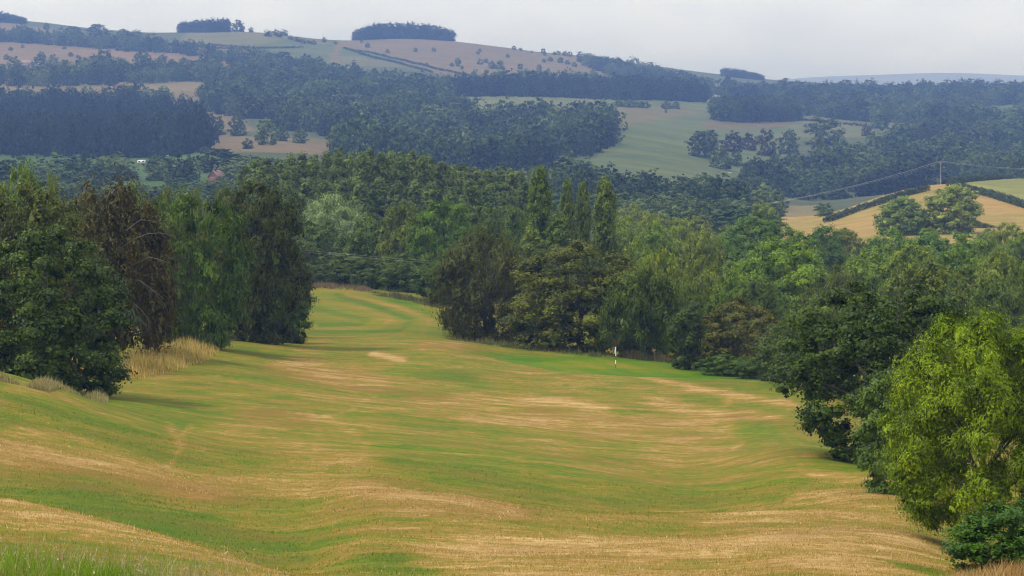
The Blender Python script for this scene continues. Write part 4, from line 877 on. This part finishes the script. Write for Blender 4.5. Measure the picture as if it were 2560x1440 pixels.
# scrub dotted on the bare slopes
SL = 'small dark thorn bush dotted on the bare brown slope below the hilltop clump'
for px, b, s in [(905,106,8),(920,118,12),(970,131,9),(1040,128,10),(1085,128,10),(1195,134,9),(1200,128,8),(1270,143,9),(1130,165,10),(1145,165,10),(1145,158,14),(1155,172,9),(1068,163,8),(1200,160,14),(1215,156,11),(1252,158,9),(1250,172,20),(1230,170,18),
                 (1300,172,14),(1362,138,9),(1358,132,12),(1360,155,10),(1375,152,12),(1400,156,14),(1418,160,12),(1435,166,12),(1478,168,11),(1515,174,10),(1412,138,12),(1395,136,11),(1425,140,12),(1385,136,9),(1302,126,8),(1330,131,6),(1545,176,10),(1285,123,10)]:
    ftree(px, b + 1, s * 1.15, s * 1.4, 'bush', D2, 'thorn_bush', SL, 'thorn bushes on the bare hill', 2200, cat='bush')
SL2 = 'small dark scrub bush on the brown upper left slope'
for px, b, s in [(70,98,7),(85,96,6),(30,125,9),(60,118,7),(125,112,8),(165,122,7),(180,140,10),(200,145,9),(235,150,11),(300,125,16),(320,128,12),(345,145,12),(410,150,14),(430,165,16),(460,155,12),(478,158,10),(500,158,10),(640,152,10),(20,148,12),(200,160,12),
                 (728,98,10),(745,103,12),(760,108,12),(775,108,9),(785,110,10),(672,90,15),(692,88,14),(712,88,14),(700,92,12)]:
    ftree(px, b + 1, s * 1.2, s * 1.7, 'bush', D1, 'scrub_bush', SL2 if px < 650 else 'dark bush in the hedge on the skyline left of the hilltop clump', 'scrub on the upper left slope' if px < 650 else 'bushes of the skyline hedge', 1800, cat='bush')
ftree(1310, 213, 20, 8, 'con', D1, 'hillside_tree', 'single pointed tree breaking the far right horizon', d=3400) if False else None
ftree(2140, 222, 22, 12, 'con', D1, 'hillside_tree', 'single pointed tree breaking the horizon in front of the pale distant hill', d=3300)

# ------------------------------------------------------------------ hedges
def hedge(name, label, pts, hh, ww, c, dens, leaf, dmin=700, dmax=1400, dec=None):
    P = [ground_pt(a, b, dmin, dmax)[:2] for a, b in pts] if dec is None else dec
    P = np.array(P); seg = np.linalg.norm(np.diff(P, axis=0), axis=1); n = int(seg.sum() * dens)
    s = rng.uniform(0, seg.sum(), n); cs = np.concatenate([[0], np.cumsum(seg)])
    x = np.interp(s, cs, P[:, 0]); y = np.interp(s, cs, P[:, 1])
    bump_ = 0.82 + 0.22 * np.sin(s * 0.9 + 1.3) * np.sin(s * 0.37) + 0.1 * np.sin(s * 2.3)
    a = rng.uniform(0, math.pi, n); rr = np.sqrt(rng.uniform(0.3, 1, n))
    ox, oz = np.cos(a) * rr * ww * .5, np.sin(a) ** .6 * rr * hh * bump_
    dx, dy = np.interp(s, (cs[:-1] + cs[1:]) / 2, np.diff(P[:, 0]) / seg), np.interp(s, (cs[:-1] + cs[1:]) / 2, np.diff(P[:, 1]) / seg)
    X, Yy = x - dy * ox, y + dx * ox; Z = height(X, Yy) + oz
    out = unit(np.stack([-dy * np.cos(a), dx * np.cos(a), np.sin(a) + .2], 1) + rng.normal(size=(n, 3)) * .5)
    ln = leaf * rng.uniform(.6, 1.4, n)
    V = leaf_quads(np.stack([X, Yy, Z], 1), out, rng.normal(size=(n, 3)), ln, ln * .8)
    me = mesh_np(name, V, np.arange(n * 4).reshape(-1, 4)); fattr(me, 'tone', np.clip(rng.normal(.45, .2, n), 0, 1)); me.materials.append(LEAF)
    o = link(name, me); o.color = (*c, 1)
    return tag(o, label, 'hedge')
HC = (.05, .075, .026)
hedge('hedge', 'clipped hedge climbing the left flank of the golden knoll', [(2066,556),(2130,534),(2200,511),(2260,491),(2318,476)], 2.6, 3.2, HC, 75, .55)
hedge('hedge', 'clipped hedge running down the right side of the golden knoll', [(2372,464),(2420,478),(2480,493),(2560,518),(2700,560)], 2.7, 3.2, HC, 85, .55)
hedge('hedge', 'hedge along the brow of the knoll behind the utility pole', [(2362,458),(2420,452),(2500,448),(2532,447)], 2.6, 3.0, HC, 90, .55, 1000, 1300)
hedge('hedge', 'short hedge end on the knoll brow at the right edge', [(2548,446),(2640,446)], 2.8, 3.0, HC, 90, .55, 1000, 1300)
for pts, lb, dm in [([(455,112),(560,116),(640,122),(760,120)], 'thin dark hedge below the skyline field left of centre', 2000), ([(1010,152),(1100,176),(1200,196)], 'thin hedge line crossing the foot of the bare slope', 2000),
                ([(0,86),(200,100),(420,114),(640,126)], 'thin hedge along the top of the brown upper left field', 2000), ([(860,122),(940,136),(1010,153)], 'thin hedge line under the hilltop clump', 2000),
                ([(555,398),(640,408),(720,412)], 'hedge below the brown field beyond the poplars', 1150), ([(880,128),(1000,160),(1080,182)], 'lower thin hedge line on the bare slope', 2000),
                ([(1990,300),(2080,310),(2160,316)], 'hedge at the top of the parkland meadow', 1800), ([(470,362),(520,385),(580,400)], 'hedge climbing beside the plantation corner', 1150)]:
    hedge('hedge', lb, pts, 3.2, 4.2, D1, 4, 2.1, dm, 3300)

# ------------------------------------------------------------------ pole, wires, posts
WOODP = plain_mat('weathered_pole', (.30, .27, .24), .85, 2, .2); WIRE = plain_mat('aluminium_wire', (.62, .62, .63), .45, 1, .05); CER = plain_mat('insulator', (.16, .11, .09), .4, 5, .1)
kx, ky, kz = ground_pt(2351, 456, 900, 1200)
pole = link('utility_pole', None, loc=(kx, ky, kz)); tag(pole, 'weathered utility pole with crossarm on top of the golden knoll', 'pole')
link('shaft', MB().tube([(0,0,-.3),(0,0,4.5),(0,0,9.0)], [.17,.145,.115], 10).mesh('shaft', True), WOODP, pole)
link('crossarm', MB().box((-1.15,-.16,8.55),(1.15,-.125,8.72)).mesh('crossarm'), WOODP, pole)
insm = MB().tube([(0,0,0),(0,0,.1),(0,0,.14),(0,0,.24)], [.05,.075,.045,.06], 8).mesh('insulator', True); insm.materials.append(CER)
for xx in (-1.0, 0.0, 1.0):
    o = bpy.data.objects.new('insulator', insm); COL.objects.link(o); o.parent = pole; o.location = (xx, -.145, 8.72) if xx else (0, 0, 9.0)
link('brace', MB().tube([(-.7,-.14,8.56),(0,-.13,7.9),(.7,-.14,8.56)], [.025,.025,.025], 5).mesh('brace'), WOODP, pole)
def wire(label, p0, p1, sag, r=.022, group=None):
    p0, p1 = Vector(p0), Vector(p1); pts = []
    for i in range(25):
        t = i / 24; p = p0.lerp(p1, t); p.z -= sag * 4 * t * (1 - t); pts.append(p)
    return tag(link('overhead_wire', MB().tube(pts, [r] * 25, 5).mesh('overhead_wire', True), WIRE), label, 'wire', group)
dl = 980; lz = zray(530, dl)
for q, xx in enumerate((-1.0, 0.0, 1.0)):
    zt = kz + (8.96 if xx else 9.24)
    wire('overhead wire sloping down to the left from the knoll pole', (kx + xx, ky - .14, zt), (xat(1775, dl) + xx, dl + xx, lz), 2.2, .017, 'wires left of the knoll pole')
    wire('overhead wire running to the right edge from the knoll pole', (kx + xx, ky - .14, zt), (xat(2660, 1240) + xx, 1240 + xx, zray(424, 1240) + .3 * xx), 1.0, .017, 'wires right of the knoll pole')
for k in range(2):
    wire('thin overhead wire crossing in front of the trees at the far end of the fairway', (xat(700, 430), 430 + k, zray(619, 430) - .35 * k), (xat(1330, 425), 425 + k, zray(668, 425) - .35 * k), .25, .008, 'wires in front of the far fairway trees')
POST = plain_mat('fence_wood', (.42, .38, .32), .85, 3, .2)
pm = MB().tube([(0,0,-.2),(0,0,1.15),(0,0,1.2)], [.065,.06,.02], 7).mesh('fence_post'); pm.materials.append(POST)
for i, (a, b) in enumerate([(2413,486),(2432,492),(2489,508),(2535,521),(2512,452),(2532,452),(2546,450),(2253,490),(2133,530)]):
    x, y, z = ground_pt(a, b, 800, 1230); o = bpy.data.objects.new('fence_post', pm); COL.objects.link(o); o.location = (x, y, z)
    tag(o, 'pale wooden fence post beside the knoll hedges', 'post', 'fence posts along the knoll hedges')

# ------------------------------------------------------------------ flagstick
WHITE = plain_mat('white_paint', (.80, .80, .80), .5, 3, .04); BLACK = plain_mat('black_paint', (.02, .02, .022), .5, 3, .1); CLOTH = plain_mat('flag_cloth', (.80, .80, .82), .8, 8, .05)
fx, fy, fz = ground_pt(1540, 921); fz += .03
fl = link('golf_flag', None, loc=(fx, fy, fz)); tag(fl, 'black and white banded golf flagstick with limp white flag on the green', 'flag')
zb = [-.05, .42, .82, 1.22, 1.55, 2.16]
for i in range(5):
    link('pole_band', MB().tube([(0,0,zb[i]),(0,0,zb[i+1])], [.034, .034], 10).mesh('pole_band', True), BLACK if i % 2 == 0 and i < 4 else WHITE, fl)
V = []; Q = []
for i in range(7):
    for j in range(6):
        u = i / 6; v = j / 5
        V.append((-.03 - .19 * v * (0.35 + .65 * u) , .09 * math.sin(v * 9 + u * 2) * v, 2.13 - .62 * u - .25 * v * (1 - u * .6)))
for i in range(6):
    for j in range(5): Q.append((i*6+j, i*6+j+1, (i+1)*6+j+1, (i+1)*6+j))
fm = mesh_np('flag_cloth', np.array(V), np.array(Q), None, True); fo = link('flag_cloth', fm, CLOTH, fl)
md = fo.modifiers.new('thick', 'SOLIDIFY'); md.thickness = .006
hole = link('cup_rim', MB().tube([(0,0,-.08),(0,0,.008)], [.054,.054], 14, False).mesh('cup_rim', True), WHITE, fl)

# ------------------------------------------------------------------ long grass and weeds
def blades(name, label, poly, n, hr, cols, wd=.02, lean=.35, dmin=52, dmax=470, clumpy=0.5, world=None, cat='grass', head=0.0):
    P = world or world_poly(poly, dmin, dmax); P = [tuple(p) for p in P]; A = np.array(P); lo, hi = A.min(0), A.max(0)
    X = np.empty(0); Yy = np.empty(0)
    while len(X) < n:
        m = n * 4; k = max(8, n // 45)
        c = np.stack([rng.uniform(lo[0], hi[0], k), rng.uniform(lo[1], hi[1], k)], 1); i = rng.integers(0, k, m)
        sp = np.where(rng.uniform(0, 1, m) < clumpy, 0.35, 6.0)
        x = c[i, 0] + rng.normal(size=m) * sp; y = c[i, 1] + rng.normal(size=m) * sp
        ok = in_poly(x, y, P); X = np.concatenate([X, x[ok]]); Yy = np.concatenate([Yy, y[ok]])
    X, Yy = X[:n], Yy[:n]; Z = height(X, Yy) - .03
    patch = 0.5 + 0.5 * wobble(X, Yy, 4.0, 10)
    ed = np.full(n, 9.9)
    for (x0, y0), (x1, y1) in zip(P, P[1:] + P[:1]):
        ux, uy = x1 - x0, y1 - y0; tq = np.clip(((X - x0) * ux + (Yy - y0) * uy) / max(ux * ux + uy * uy, 1e-9), 0, 1); ed = np.minimum(ed, np.hypot(X - x0 - tq * ux, Yy - y0 - tq * uy))
    h = rng.uniform(*hr, n) * (0.45 + 0.75 * patch) * (0.3 + 0.7 * np.clip(ed / 1.6, 0, 1)) * (1 + 0.3 * rng.normal(size=n).clip(-1, 1.5)); a = rng.uniform(0, 6.28, n); l = lean * rng.uniform(.1, 1, n) * h
    dx, dy = np.cos(a), np.sin(a); sx, sy = -np.sin(a + .8), np.cos(a + .8); w = wd * rng.uniform(.6, 1.4, n)
    B = np.stack([X, Yy, Z], 1); S = np.stack([sx * w, sy * w, 0 * w], 1); L1 = np.stack([dx * l * .35, dy * l * .35, h * .6], 1); L2 = np.stack([dx * l, dy * l, h], 1)
    V = np.stack([B - S, B + S, B + L1 + S * .8, B + L1 - S * .8, B + L2], 1).reshape(-1, 3); o = np.arange(n) * 5
    q = np.stack([o, o + 1, o + 2, o + 3], 1); t = np.stack([o + 3, o + 2, o + 4], 1)
    ci = np.array(cols)[np.clip((patch * len(cols) + rng.normal(size=n) * .7).astype(int), 0, len(cols) - 1)]
    cc = ci * rng.uniform(.8, 1.2, (n, 1)); tone = rng.uniform(.25, .65, n)
    if head:                                         # seed heads: small spindles on some stems
        s = np.nonzero(rng.uniform(0, 1, n) < head)[0]; T0 = (B + L2)[s]; hl = rng.uniform(.06, .14, len(s))[:, None]
        hv = leaf_quads(T0, unit(rng.normal(size=(len(s), 3))), np.tile([0, 0, 1.], (len(s), 1)) + rng.normal(size=(len(s), 3)) * .5, hl[:, 0], hl[:, 0] * .3)
        b0 = len(V); V = np.concatenate([V, hv]); q = np.concatenate([q, b0 + np.arange(len(s) * 4).reshape(-1, 4)])
        allc = np.concatenate([cc, np.tile((.42,.33,.19), (len(s), 1)), cc]); tone = np.concatenate([tone, rng.uniform(.3, .6, len(s)), tone])
    else: allc = np.concatenate([cc, cc]); tone = np.concatenate([tone, tone])
    me = mesh_np(name, V, q, t); fattr(me, 'tone', tone); cattr(me, 'col', allc)
    return tag(link(name, me, GRASSM), label, cat, None, 'stuff')
ST = [(.52,.38,.12), (.58,.42,.15), (.42,.33,.09), (.20,.24,.04)]; GN = [(.13,.25,.012), (.17,.30,.016), (.20,.29,.03), (.40,.31,.13)]
blades('long_grass', 'tall straw-coloured rough grass below the bronze tree', [(250,968),(330,952),(430,930),(520,900),(552,872),(540,848),(440,852),(380,880),(290,900),(245,935)], 15000, (.7, 1.3), ST, .022, .4, 170)
blades('long_grass', 'greener rough grass under the dark trees of the left-hand group', [(400,880),(540,850),(640,838),(700,832),(560,838),(420,848)], 5000, (.5, 1.0), [(.30,.25,.10),(.18,.2,.05),(.34,.26,.12)], .022, .4, 170)
blades('weedy_grass', 'weedy rough grass along the brow of the left mound', [(-30,925),(60,938),(160,968),(262,1012),(268,990),(240,965),(120,935),(-30,908)], 9000, (.6, 1.15), [(.16,.19,.05),(.28,.25,.10),(.38,.30,.14),(.20,.22,.07)], .02, .35, 158, 200)
blades('meadow_grass', 'bright green tall grass in the bottom left foreground', None, 13000, (.30, .70), GN, .009, .5, clumpy=.9, head=.05, world=[(xat(-80,60),54.0),(xat(330,60),54.0),(xat(620,58),55.5),(xat(420,60),59.5),(xat(160,63),61.5),(xat(-80,66),62.5)])
blades('dry_stems', 'sparse pale grass stems with seed heads across the bottom foreground', None, 900, (.35, .95), [(.40,.30,.14),(.46,.36,.18),(.25,.22,.08)], .006, .5, clumpy=.6, head=.6, world=[(xat(-60,62),54.5),(xat(1600,60),54.5),(xat(1500,60),58.0),(xat(600,62),61),(xat(-60,66),64)])
blades('dry_grass', 'russet dry long grass in the bottom right corner', None, 9000, (.35, .7), [(.42,.28,.10),(.46,.31,.12),(.30,.19,.07)], .012, .5, world=[(xat(2330,76),73.0),(xat(2640,76),71.0),(xat(2640,98),98.0),(xat(2440,96),94.0),(xat(2385,88),86.0)])
blades('dry_grass', 'pale dry grass fringe under the overhanging oak', [(2070,1105),(2130,1135),(2215,1178),(2230,1160),(2190,1120),(2110,1085)], 5000, (.4, .85), [(.44,.33,.16),(.34,.27,.12),(.20,.2,.07)], .017, .4, 130, 200)
blades('weedy_grass', 'weedy strip of tall plants between the green and the weeping tree', [(1545,890),(1600,896),(1690,906),(1690,892),(1545,872)], 4500, (.5, 1.3), [(.10,.13,.04),(.16,.16,.06),(.22,.14,.08)], .03, .3, 300, 345)
blades('weedy_grass', 'low weeds at the far end of the fairway', [(770,722),(860,726),(930,734),(940,722),(860,712),(770,712)], 2500, (.5, 1.0), [(.14,.14,.06),(.22,.18,.09),(.2,.12,.08)], .03, .3, 425, 465)
blades('weedy_grass', 'small weedy patch where the oak meets the right end of the green', [(1900,935),(1960,948),(1995,955),(1990,935),(1910,925)], 2500, (.4, .95), [(.12,.14,.05),(.26,.2,.1),(.2,.13,.09)], .022, .35, 265, 310)

EC = [(.07,.10,.025), (.12,.14,.04), (.20,.18,.08), (.10,.12,.04)]
blades('weedy_grass', 'fringe of weeds under the weeping tree and the broad olive tree left of the flag', [(1110,846),(1200,862),(1350,880),(1500,896),(1540,900),(1540,886),(1350,862),(1200,846),(1110,832)], 5000, (.3, .8), EC, .025, .35, 300, 350)
blades('weedy_grass', 'fringe of nettles along the wood edge of the far fairway', [(925,738),(1000,750),(1100,772),(1110,765),(1010,742),(930,730)], 3000, (.4, 1.0), EC, .03, .35, 400, 465)
blades('weedy_grass', 'weeds at the foot of the wood along the right end of the green', [(1690,908),(1800,925),(1910,940),(1980,950),(1980,938),(1800,912),(1690,898)], 4000, (.3, .8), EC, .025, .35, 275, 330)
blades('weedy_grass', 'rough grass in the shade of the left-hand trees by the fairway', [(560,862),(660,846),(740,832),(745,822),(650,832),(540,846)], 4000, (.3, .7), EC, .02, .35, 240, 330)
def turf_blades(n):
    u = rng.uniform(0, 1, n); d = 57 + (150 - 57) * u ** 1.3; px = rng.uniform(-60, 2500, n); X = xat(px, d); Z = height(X, d)
    ch = paint_turf(X, d)['dry'] + .25 * wobble(X, d, 3.0, 14) + rng.normal(size=n) * .2
    ok = ch > -.5; kn = np.array([0, .2, .4, .58, .78, 1.0]); CC = np.array([(.055,.13,.002),(.12,.172,.006),(.21,.19,.02),(.315,.2,.045),(.43,.28,.1),(.62,.46,.22)])
    col = np.stack([np.interp(ch, kn, CC[:, i]) for i in range(3)], 1) * rng.uniform(.95, 1.35, (n, 1))
    h = rng.uniform(.025, .075, n) * (1 + (rng.uniform(0, 1, n) > .97) * 1.5); a = rng.uniform(0, 6.28, n); l = h * rng.uniform(.1, .8, n); w = .009 * rng.uniform(.6, 1.4, n) * (d / 70)
    B = np.stack([X, d, Z - .01], 1); S = np.stack([np.cos(a + 1.2) * w, np.sin(a + 1.2) * w, 0 * w], 1); T_ = np.stack([np.cos(a) * l, np.sin(a) * l, h], 1)
    V = np.stack([B - S, B + S, B + T_], 1).reshape(-1, 3)
    me = mesh_np('turf_grass', V, None, np.arange(n * 3).reshape(-1, 3)); fattr(me, 'tone', rng.uniform(.25, .6, n)); cattr(me, 'col', col)
    tag(link('turf_grass', me, GRASSM), 'short mown grass blades standing out of the nearer fairway', 'grass', None, 'stuff')
turf_blades(170000)
# flowering weeds
def herb(name, label, px, py, hgt_, spread, stemc, headc, nst, dmin=250, dmax=345, leafc=(.08,.11,.03), headsz=.09, nh=14):
    x, y, z = ground_pt(px, py, dmin, dmax); e = link(name, None, loc=(x, y, z)); tag(e, label, 'plant')
    b = MB(); tops = []
    for i in range(nst):
        a = random.uniform(0, 6.28); r = spread * random.uniform(.1, .5); h = hgt_ * random.uniform(.75, 1.0); t = Vector((r * math.cos(a), r * math.sin(a), h))
        b.tube([(t.x * .2, t.y * .2, -.05), (t.x * .5, t.y * .5, h * .5), t], [.014, .011, .007], 5); tops.append(t)
    link('stems', b.mesh('stems'), plain_mat(name + '_stem', stemc), e)
    tp = np.array([tops[i % nst] for i in range(nst * nh)]) + rng.normal(size=(nst * nh, 3)) * np.array([.09, .09, .07]) * (spread / .6 + .4)
    n = len(tp); s = headsz * rng.uniform(.6, 1.4, n)
    me = mesh_np('flower_heads', leaf_quads(tp, unit(rng.normal(size=(n, 3)) + [0, -.6, .6]), rng.normal(size=(n, 3)), s, s * .9), np.arange(n * 4).reshape(-1, 4))
    fattr(me, 'tone', rng.uniform(.3, .7, n)); me.materials.append(LEAF); o = tag(link('flower_heads', me, None, e), kind='stuff'); o.color = (*headc, 1)
    n = nst * 10; tp = np.array([tops[i % nst] for i in range(n)]) * rng.uniform(.1, .8, (n, 1)) + rng.normal(size=(n, 3)) * .06; s = rng.uniform(.1, .22, n)
    me = mesh_np('leaves', leaf_quads(tp, rdir(rng, n), rng.normal(size=(n, 3)), s, s * .4), np.arange(n * 4).reshape(-1, 4))
    fattr(me, 'tone', rng.uniform(.2, .7, n)); me.materials.append(LEAF); o = tag(link('leaves', me, None, e), kind='stuff'); o.color = (*leafc, 1)
herb('yellow_weed', 'yellow-flowered weed in flower behind the green, larger and further right', 1682, 905, .95, .8, (.1,.13,.04), (.62,.50,.02), 9)
herb('yellow_weed', 'smaller yellow-flowered weed in flower left of the larger one', 1656, 904, .6, .5, (.1,.13,.04), (.62,.50,.02), 5)
herb('rusty_weed', 'tall rusty seed-headed weed in seed just behind the flag', 1537, 893, 1.75, .9, (.2,.1,.06), (.22,.11,.05), 7, headsz=.12, nh=22)
for px, py, h, lb in [(25,928,2.0,'tall brown umbrella-shaped seed head at the left edge by the bushy tree'), (62,940,1.5,'brown umbrella-shaped seed head right of the tallest by the bushy tree'), (1640,898,1.4,'brown seed head among the weeds behind the green')]:
    herb('seed_head_weed', lb, px, py, h, .5, (.3,.22,.12), (.34,.22,.11), 3, 158, 345, headsz=.09)

# ------------------------------------------------------------------ far farms, beasts, bird
STONE = plain_mat('pale_stone', (.27,.24,.20), .9, 1.5, .15); SLATE = plain_mat('grey_slate', (.22,.22,.24), .7, 1.5, .15); BRICK = plain_mat('red_brick', (.17,.085,.055), .85, 1.5, .15); PANE = plain_mat('dark_glass', (.03,.035,.045), .15, 1, .05)
def house(label, px, py, w, dp, h, rh, rot, wallm, roofm, dmin=1000, nwin=3, name='farmhouse', d=None):
    d = d or cast(px, py, dmin); x = xat(px, d); e = link(name, None, loc=(x, d, hgt(x, d))); e.rotation_euler = (0, 0, rot); e.scale = (1.35,) * 3 if d > 1300 else (1, 1, 1); tag(e, label, 'house')
    b = MB(); a, c = w / 2, dp / 2; b.box((-a, -c, -1), (a, c, h))
    k = len(b.v); b.v += [(-a,-c,h),(-a,c,h),(-a,0,h+rh),(a,-c,h),(a,c,h),(a,0,h+rh)]; b.t += [(k,k+2,k+1),(k+3,k+4,k+5)]
    link('wall', b.mesh('wall'), wallm, e)
    r = MB(); o = .35
    for s in (-1, 1):
        n = len(r.v); y0, z0 = s * (c + o), h - o * rh / c
        r.v += [(-a-.3,y0,z0),(a+.3,y0,z0),(a+.3,0,h+rh),(-a-.3,0,h+rh),(-a-.3,y0,z0+.2),(a+.3,y0,z0+.2),(a+.3,0,h+rh+.2),(-a-.3,0,h+rh+.2)]
        r.q += [tuple(n + i for i in f) for f in ((0,1,2,3),(4,7,6,5),(0,4,5,1),(1,5,6,2),(3,2,6,7),(0,3,7,4))]
    ro = link('roof', r.mesh('roof'), roofm, e)
    for s in (-1, 1): link('chimney', MB().box((s*(a-.9)-.4,-.4,h+rh-.4),(s*(a-.9)+.4,.4,h+rh+1.1)).mesh('chimney'), wallm, ro)
    for i in range(nwin):
        xx = -a + w * (i + .5) / nwin
        for zz in ((1.0, 2.2), (3.5, 4.6))[: 2 if h > 4.6 else 1]:
            link('window', MB().box((xx-.45,-c-.05,zz[0]),(xx+.45,-c+.03,zz[1])).mesh('window'), PANE, e)
    return e
house('pale stone cottage with slate roof among trees below the right skyline', 1752, 226, 12, 7, 5.2, 3, .25, STONE, SLATE, 2200)
house('second pale stone cottage right of the first below the right skyline', 1782, 230, 13, 7, 5, 3, -.2, STONE, SLATE, 2200)
house('grey stone house with twin gable chimneys behind the round parkland wood', 1798, 262, 12, 7, 5, 3.2, .1, STONE, SLATE, 1800)
house('grey-roofed farm building among trees on the upper left slope', 100, 178, 14, 8, 4, 2.6, .2, STONE, SLATE, 1800)
house('long brownish barn beside the grey-roofed farm on the upper left slope', 68, 170, 16, 8, 4.2, 2.6, .1, plain_mat('brown_stone', (.3,.22,.17), .9, 1.5, .15), plain_mat('brown_tile', (.27,.19,.15), .8, 1.5, .15), 1800)
house('low grey roof right of the largest tree on the upper left slope', 252, 182, 14, 7, 3.4, 2.4, .1, STONE, SLATE, 1800)
house('red brick house half hidden beyond the left-hand trees', 548, 452, 7, 5.5, 2.6, 2.6, .9, BRICK, plain_mat('plain_tile', (.2,.13,.11), .8, 1.5, .15), 900, d=1200)
car = link('caravan', None); cx_, cy2, cz_ = ground_pt(355, 411, 1000, 1500); car.location = (cx_, cy2, cz_); tag(car, 'small white caravan in the valley field below the plantation', 'caravan')
b = MB(); prof = [(-2.3,.5),(-2.45,1.3),(-2.0,2.4),(2.0,2.4),(2.4,1.6),(2.3,.5)]; n = len(prof)
b.v = [(x, -1.0, z) for x, z in prof] + [(x, 1.0, z) for x, z in prof]
b.q = [(i, (i + 1) % n, n + (i + 1) % n, n + i) for i in range(n)]; b.t = [(0, i + 1, i) for i in range(1, n - 1)] + [(n, n + i, n + i + 1) for i in range(1, n - 1)]
link('body', b.mesh('body'), WHITE, car)
for xx in (-1.2, .9): link('window', MB().box((xx-.5,-1.03,1.35),(xx+.5,-.98,1.95)).mesh('window'), PANE, car)
for s in (-1, 1): link('wheel', MB().tube([(0,s*.8,.3),(0,s*1.0,.3)], [.32,.32], 12).mesh('wheel'), BLACK, car)
def beast_mesh(name, s, mat):
    b = MB()
    b.tube([(-.95,0,.95),(-.8,0,1.0),(-.3,0,.96),(.3,0,.98),(.7,0,1.05),(.85,0,1.08)], [.16,.30,.36,.34,.28,.16], 10)
    b.tube([(.7,0,1.12),(1.0,0,1.25),(1.12,0,1.28),(1.42,0,1.08)], [.20,.15,.15,.08], 8)
    for x in (-.7, .6):
        for y in (-.2, .2): b.tube([(x,y,.95),(x-.04,y,.5),(x,y,.25),(x,y,-.02)], [.13,.075,.05,.06], 6)
    b.tube([(-.93,0,1.1),(-1.02,0,.8),(-1.0,0,.5)], [.03,.025,.03], 5)
    b.v = [(x * s, y * s, z * s) for x, y, z in b.v]
    me = b.mesh(name, True); me.materials.append(mat); return me
COWM = beast_mesh('cow_body', 1.05, plain_mat('dark_hide', (.04,.032,.028), .8)); SHM = beast_mesh('sheep_body', .68, plain_mat('fleece', (.62,.58,.50), .95)); HRM = beast_mesh('pale_cow_body', 1.05, plain_mat('cream_hide', (.60,.55,.47), .85))
def herd(name, me, label, group, spots, dmin):
    for px, py in spots:
        x, y, z = ground_pt(px, py, dmin, 3400); o = bpy.data.objects.new(name, me); COL.objects.link(o); o.location = (x, y, z); o.rotation_euler = (0, 0, random.choice([0, 3.14]) + random.uniform(-.6, .6))
        tag(o, label, name if name != 'pale_cow' else 'cow', group)
herd('cow', COWM, 'tiny dark cow in the herd grazing below the hilltop clump', 'dark cattle below the hilltop clump', [(921,147),(926,143),(927,149),(934,149),(940,150),(962,152),(981,154),(990,155)], 2000)
herd('sheep', SHM, 'tiny pale sheep in the flock at the plantation edge', 'sheep at the plantation edge', [(401,393),(405,391),(409,392),(416,391),(420,392)], 1100)
herd('cow', COWM, 'single dark cow left of the white caravan', 'dark cow by the caravan', [(312,407)], 1100)
herd('pale_cow', HRM, 'pale cow on the green slope left of the dark valley trees', 'pale cow on the green slope', [(1824,437)], 1100)
herd('pale_cow', HRM, 'pale cow in the glade below the parkland trees', 'pale cow in the glade', [(2106,408)], 1300)
bd = 420; bb = MB()
bb.tube([(-.22,0,0),(-.1,0,.01),(.08,0,.02),(.2,0,.05),(.27,0,.04)], [.02,.06,.065,.04,.008], 8)
for s in (-1, 1):
    k = len(bb.v); bb.v += [(.1,s*.04,.03),(-.08,s*.04,.03),(.06,s*.28,.14),(-.12,s*.26,.13),(-.12,s*.5,.10),(.1,s*.04,.05),(-.08,s*.04,.045),(.06,s*.28,.155),(-.12,s*.26,.145)]
    bb.q += [(k,k+1,k+3,k+2),(k+5,k+7,k+8,k+6)]; bb.t += [(k+2,k+3,k+4),(k+7,k+4,k+8)]
bo = link('bird', bb.mesh('bird', True), BLACK, None, (xat(1638, bd), bd, zray(489, bd))); bo.rotation_euler = (.3, .25, 2.4); tag(bo, 'small dark bird flying above the wood right of the columnar poplars', 'bird')

# ------------------------------------------------------------------ haze
m, N, nt = new_mat('haze_air')
pv = N('ShaderNodeVolumePrincipled', {'Color': (*HAZE_COLOR, 1), 'Density': HAZE_DENSITY, 'Anisotropy': 0.0, 'Absorption Color': (0.66, 0.66, 0.66, 1)})
N('ShaderNodeOutputMaterial', {'Volume': pv.outputs[0]})
zmin = float(ZD.min()) - 5; zmax = max(float(ZD.max()) + 40, CAMZ + 60)
hb = MB().box((-7600, -300, zmin), (7600, 18200, zmax)).mesh('haze')
tag(link('haze', hb, m), 'thin blue summer haze filling the valley air', 'haze', None, 'stuff')
